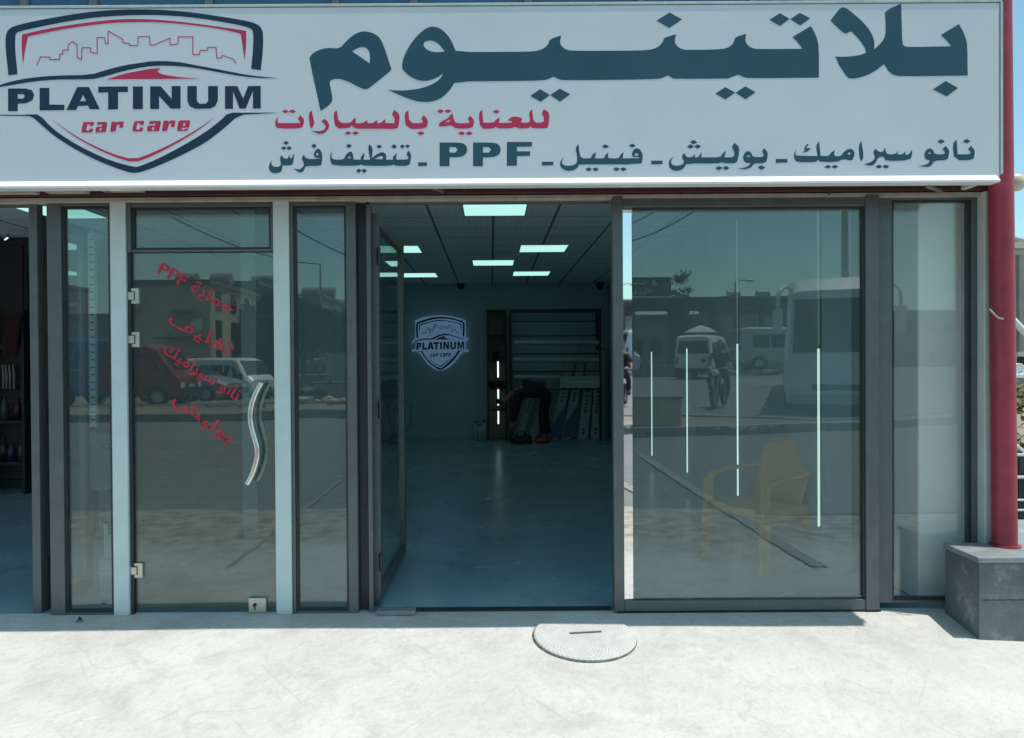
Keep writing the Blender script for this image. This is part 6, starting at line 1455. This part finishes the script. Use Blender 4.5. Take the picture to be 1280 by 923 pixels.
# overhead cables
def cable(label, P):
    pts = [M_(*p) for p in P]; full = []
    for a, c in zip(pts, pts[1:]):
        for k in range(8):
            u = k / 8; v = a.lerp(c, u); v.z -= .5 * 4 * u * (1 - u) * .5; full.append(v)
    full.append(pts[-1]); t = thing('overhead_cable', label, 'cable', tuple(pts[0])); mb = MB(); mb.tube(full, .022, 6); world_child(mb.build('cable', MT['black']), t)
cable('black overhead cable sloping down to the right, mirrored in the transom pane', [(150, 235, 22), (343, 322, 30)])
cable('black overhead cable mirrored in the narrow middle pane', [(330, 262, 24), (470, 330, 34)])
cable('black overhead cable sloping down to the left, mirrored in the large glass door', [(910, 235, 22), (775, 305, 30)])
cable('second black overhead cable mirrored at the top left of the large glass door', [(870, 225, 24), (770, 285, 30)])
# trees
bark = mat('bark', (.10, .075, .05), .9, var=.3, scale=10)
def leafmat(nm, c, c2): return mat(nm, c, .7, col2=c2, scale=2.5)
def tree(name, label, cat, base, H, cw, n, ls, lm, trunk=True, zfrac=.35, seed=1, flatz=1.0):
    rnd = random.Random(seed); t = thing(name, label, cat, tuple(base)); bx, by, bz_ = base
    if trunk:
        mb = MB(); mb.tube([(bx, by, bz_ - .3), (bx + .1, by, bz_ + H * .3), (bx - .05, by, bz_ + H * .62)], [H * .028, H * .022, H * .012], 10)
        for k in range(7):
            a = rnd.uniform(0, 6.28); z = bz_ + H * rnd.uniform(.28, .55); mb.tube([(bx, by, z), (bx + math.cos(a) * cw * .35, by + math.sin(a) * cw * .35, z + H * .14), (bx + math.cos(a) * cw * .7, by + math.sin(a) * cw * .7, z + H * .26)], [H * .011, H * .008, H * .003], 6)
        mb.build('trunk', bark, None); o = COL.objects[-1]; world_child(o, t)
    mb = MB(); cl = []
    for k in range(26):
        a = rnd.uniform(0, 6.28); rr = cw * math.sqrt(rnd.random()) * .8; z = bz_ + H * (zfrac + (1 - zfrac) * rnd.random() ** .9 * flatz)
        rr *= 1 - .55 * max(0, (z - bz_) / H - .6) / .4
        cl.append((Vector((bx + rr * math.cos(a), by + rr * math.sin(a), z)), cw * rnd.uniform(.18, .34)))
    for k in range(n):
        c, r = rnd.choice(cl); p = c + Vector((rnd.gauss(0, r * .5), rnd.gauss(0, r * .5), rnd.gauss(0, r * .42)))
        d = Vector((rnd.uniform(-1, 1), rnd.uniform(-1, 1), rnd.uniform(-.8, .8))).normalized(); e = d.orthogonal().normalized(); s = ls * rnd.uniform(.5, 1.2)
        mb.add([p - d * s, p + e * s * .38, p + d * s, p - e * s * .38], [(0, 1, 2, 3)])
    o = mb.build('crown' if trunk else 'foliage', lm); world_child(o, t)
    return t
lf1 = leafmat('dusty_leaves', (.055, .075, .035), (.025, .04, .02)); lf2 = leafmat('yellow_shrub_leaves', (.20, .17, .055), (.075, .085, .03)); lf3 = leafmat('dark_leaves', (.03, .05, .03), (.015, .028, .018))  # the shrub's leaves are yellowish green by themselves
q = M_(855, 470, 60); tree('street_tree', 'loose crowned tree behind the billboard, mirrored in the large glass door', 'tree', q, M_(855, 340, 60).z - q.z, 1.5, 900, .15, lf1, seed=3)
for px, pyt, dv, sd, lab in ((378, 388, 40, 5, 'dark tree left in the narrow middle pane'), (412, 396, 42, 6, 'dark tree right in the narrow middle pane'), (310, 386, 52, 8, 'dark tree between the buildings, mirrored by the steel handle'), (336, 400, 44, 9, 'dark tree beside the steel handle, mirrored in the glass door')):
    q = M_(px, 470, dv); tree('street_tree', lab, 'tree', q, M_(px, pyt, dv).z - q.z, 2.0, 1800, .25, lf3, seed=sd)

# ------------------------------------------------------------------ beyond the red pole, on the right
def Wr(px, py, Y): return W(px, py, Y)
p = Wr(1262, 470, 42); zt = Wr(1270, 300, 42).z
t = thing('stone_house', 'tan stone house with a flat roof far behind the red pole', 'building', (p.x, 42, -.5))
mb = MB(); mb.box(p.x - 7, p.x + 8, 42, 52, -.5, zt - .5); world_child(mb.build('wall', tan2), t)
mb = MB(); mb.box(p.x - 7.2, p.x + 8.2, 41.7, 52.2, zt - .499, zt - .15); rf = world_child(mb.build('roof', tan), t)
mb = MB(); mb.box(p.x - 7.2, p.x - 7.0, 41.7, 52.2, zt - .149, zt + .3); mb.tube([(p.x - 2, 43, zt - .15), (p.x + .2, 43, zt + .45), (p.x + 2.2, 43, zt - .1)], .12, 6); mb.tube([(p.x + .22, 43, zt - .1), (p.x + .22, 43, zt + 1.2)], .05, 6); mb.box(p.x - .3, p.x + 1.6, 43.2, 44.5, zt - .149, zt + .25)
q = world_child(mb.build('roof_clutter', VM['grey']), t); q.parent = rf
for (a, c, y0, y1) in ((1273.5, 1281, 352, 398), (1269.5, 1281, 446, 470)):
    P, Q = Wr(a, y1, 41.99), Wr(c, y0, 41.99); mb = MB(); mb.box(P.x, Q.x, 41.94, 41.998, P.z, Q.z); f = world_child(mb.build('window', MT['vglass']), t)
    mb = MB(); mb.box(P.x - .12, P.x - .001, 41.90, 41.998, P.z - .12, Q.z + .12); mb.box(P.x, Q.x, 41.90, 41.998, P.z - .12, P.z - .001); q = world_child(mb.build('window_frame', VM['blank']), t); q.parent = f
P, Q = Wr(1267.5, 440, 41.99), Wr(1273, 320, 41.99); mb = MB(); mb.box(P.x, Q.x, 41.55, 41.99, P.z, Q.z); world_child(mb.build('pilaster', gr2), t)
# white barrier beam, garden wall, dish, shrub, railing
a, c = Wr(1258, 391, 20), Wr(1300, 436, 20)
t = thing('white_beam', 'slanting white beam crossing in front of the stone house', 'beam', tuple(a)); d = (c - a); mb = MB(); mb.tube([a, c], .085, 12); world_child(mb.build('beam', VM['white']), t)
mb = MB(); mb.cyl(c + Vector((-.02, 0, -.05)), (c.x - .02, 20, -.6), .06, n=12); world_child(mb.build('support', VM['white']), t)
a, c = Wr(1262, 470, 28), Wr(1262, 500, 28)
t = thing('garden_wall', 'grey garden wall with a white coping behind the red pole', 'wall', (a.x, 28, -.5)); mb = MB(); mb.box(a.x - 6, a.x + 12, 28, 28.3, -.6, a.z - .08); world_child(mb.build('wall', gr2), t)
mb = MB(); mb.box(a.x - 6, a.x + 12, 27.93, 28.37, a.z - .0795, a.z + .04); world_child(mb.build('coping', VM['white']), t)
q = Wr(1272.5, 463, 28.15)
t = thing('satellite_dish', 'small white satellite dish on the garden wall', 'dish', tuple(q)); mb = MB(); mb.lathe([(0, .06), (.12, .04), (.20, .0), (.24, -.06), (.22, -.06), (.12, .0), (0, .02)], q + Vector((0, 0, .02)), 'Y', 18); world_child(mb.build('reflector', VM['white']), t)
mb = MB(); mb.tube([q + Vector((0, .04, 0)), (q.x, q.y + .06, a.z + .03)], .02, 8); mb.tube([q + Vector((0, -.05, -.12)), q + Vector((0, -.22, -.02))], .012, 6); world_child(mb.build('arm', MT['alu_d']), t)
q = Wr(1285, 560, 14.5)
tree('shrub', 'yellowish dry shrub behind the red pole above the white railing', 'shrub', (q.x + .4, 14.5, q.z - .8), Wr(1280, 492, 14.5).z - q.z + .8, 1.3, 2600, .10, lf2, trunk=False, zfrac=.05, seed=11)
q = Wr(1282, 640, 7.4)
t = thing('steel_railing', 'white steel railing of flat bars beside the foot of the red pole', 'railing', (q.x, 7.4, -.6))
mb = MB()
def rb(y0, y1, x0=1262.5, x1=1330): P, Q = Wr(x0, y1, 7.4), Wr(x1, y0, 7.4); mb.box(P.x, Q.x, 7.38, 7.42, P.z, Q.z)
for y0, y1 in ((566.5, 570.5), (594.5, 598.5), (623.5, 626.5), (636, 639), (660, 671)): rb(y0, y1)
world_child(mb.build('rail', VM['white'], None, .006), t)
mb = MB(); mb.tube([Wr(1264, 551, 7.4), Wr(1281, 566, 7.4)], .014, 8); mb.tube([Wr(1300, 500, 7.4) , Wr(1300, 700, 7.4)], .02, 8); world_child(mb.build('brace', VM['white']), t)
P, Q = Wr(1255, 720, 7.6), Wr(1330, 569, 7.6)
t = thing('dark_hoarding', 'dark blue grey sheet metal behind the white railing', 'hoarding', (P.x, 7.6, P.z)); mb = MB(); mb.box(P.x, Q.x, 7.6, 7.63, P.z, Q.z); world_child(mb.build('sheet', mat('dark_sheet', (.05, .07, .09), .35, .5, var=.4, scale=5), None), t)
mb = MB()
for k in range(6): x = P.x + (Q.x - P.x) * (k + .5) / 6; mb.box(x - .012, x + .012, 7.585, 7.599, P.z, Q.z - .01)
world_child(mb.build('rib', MT['alu_d']), t)
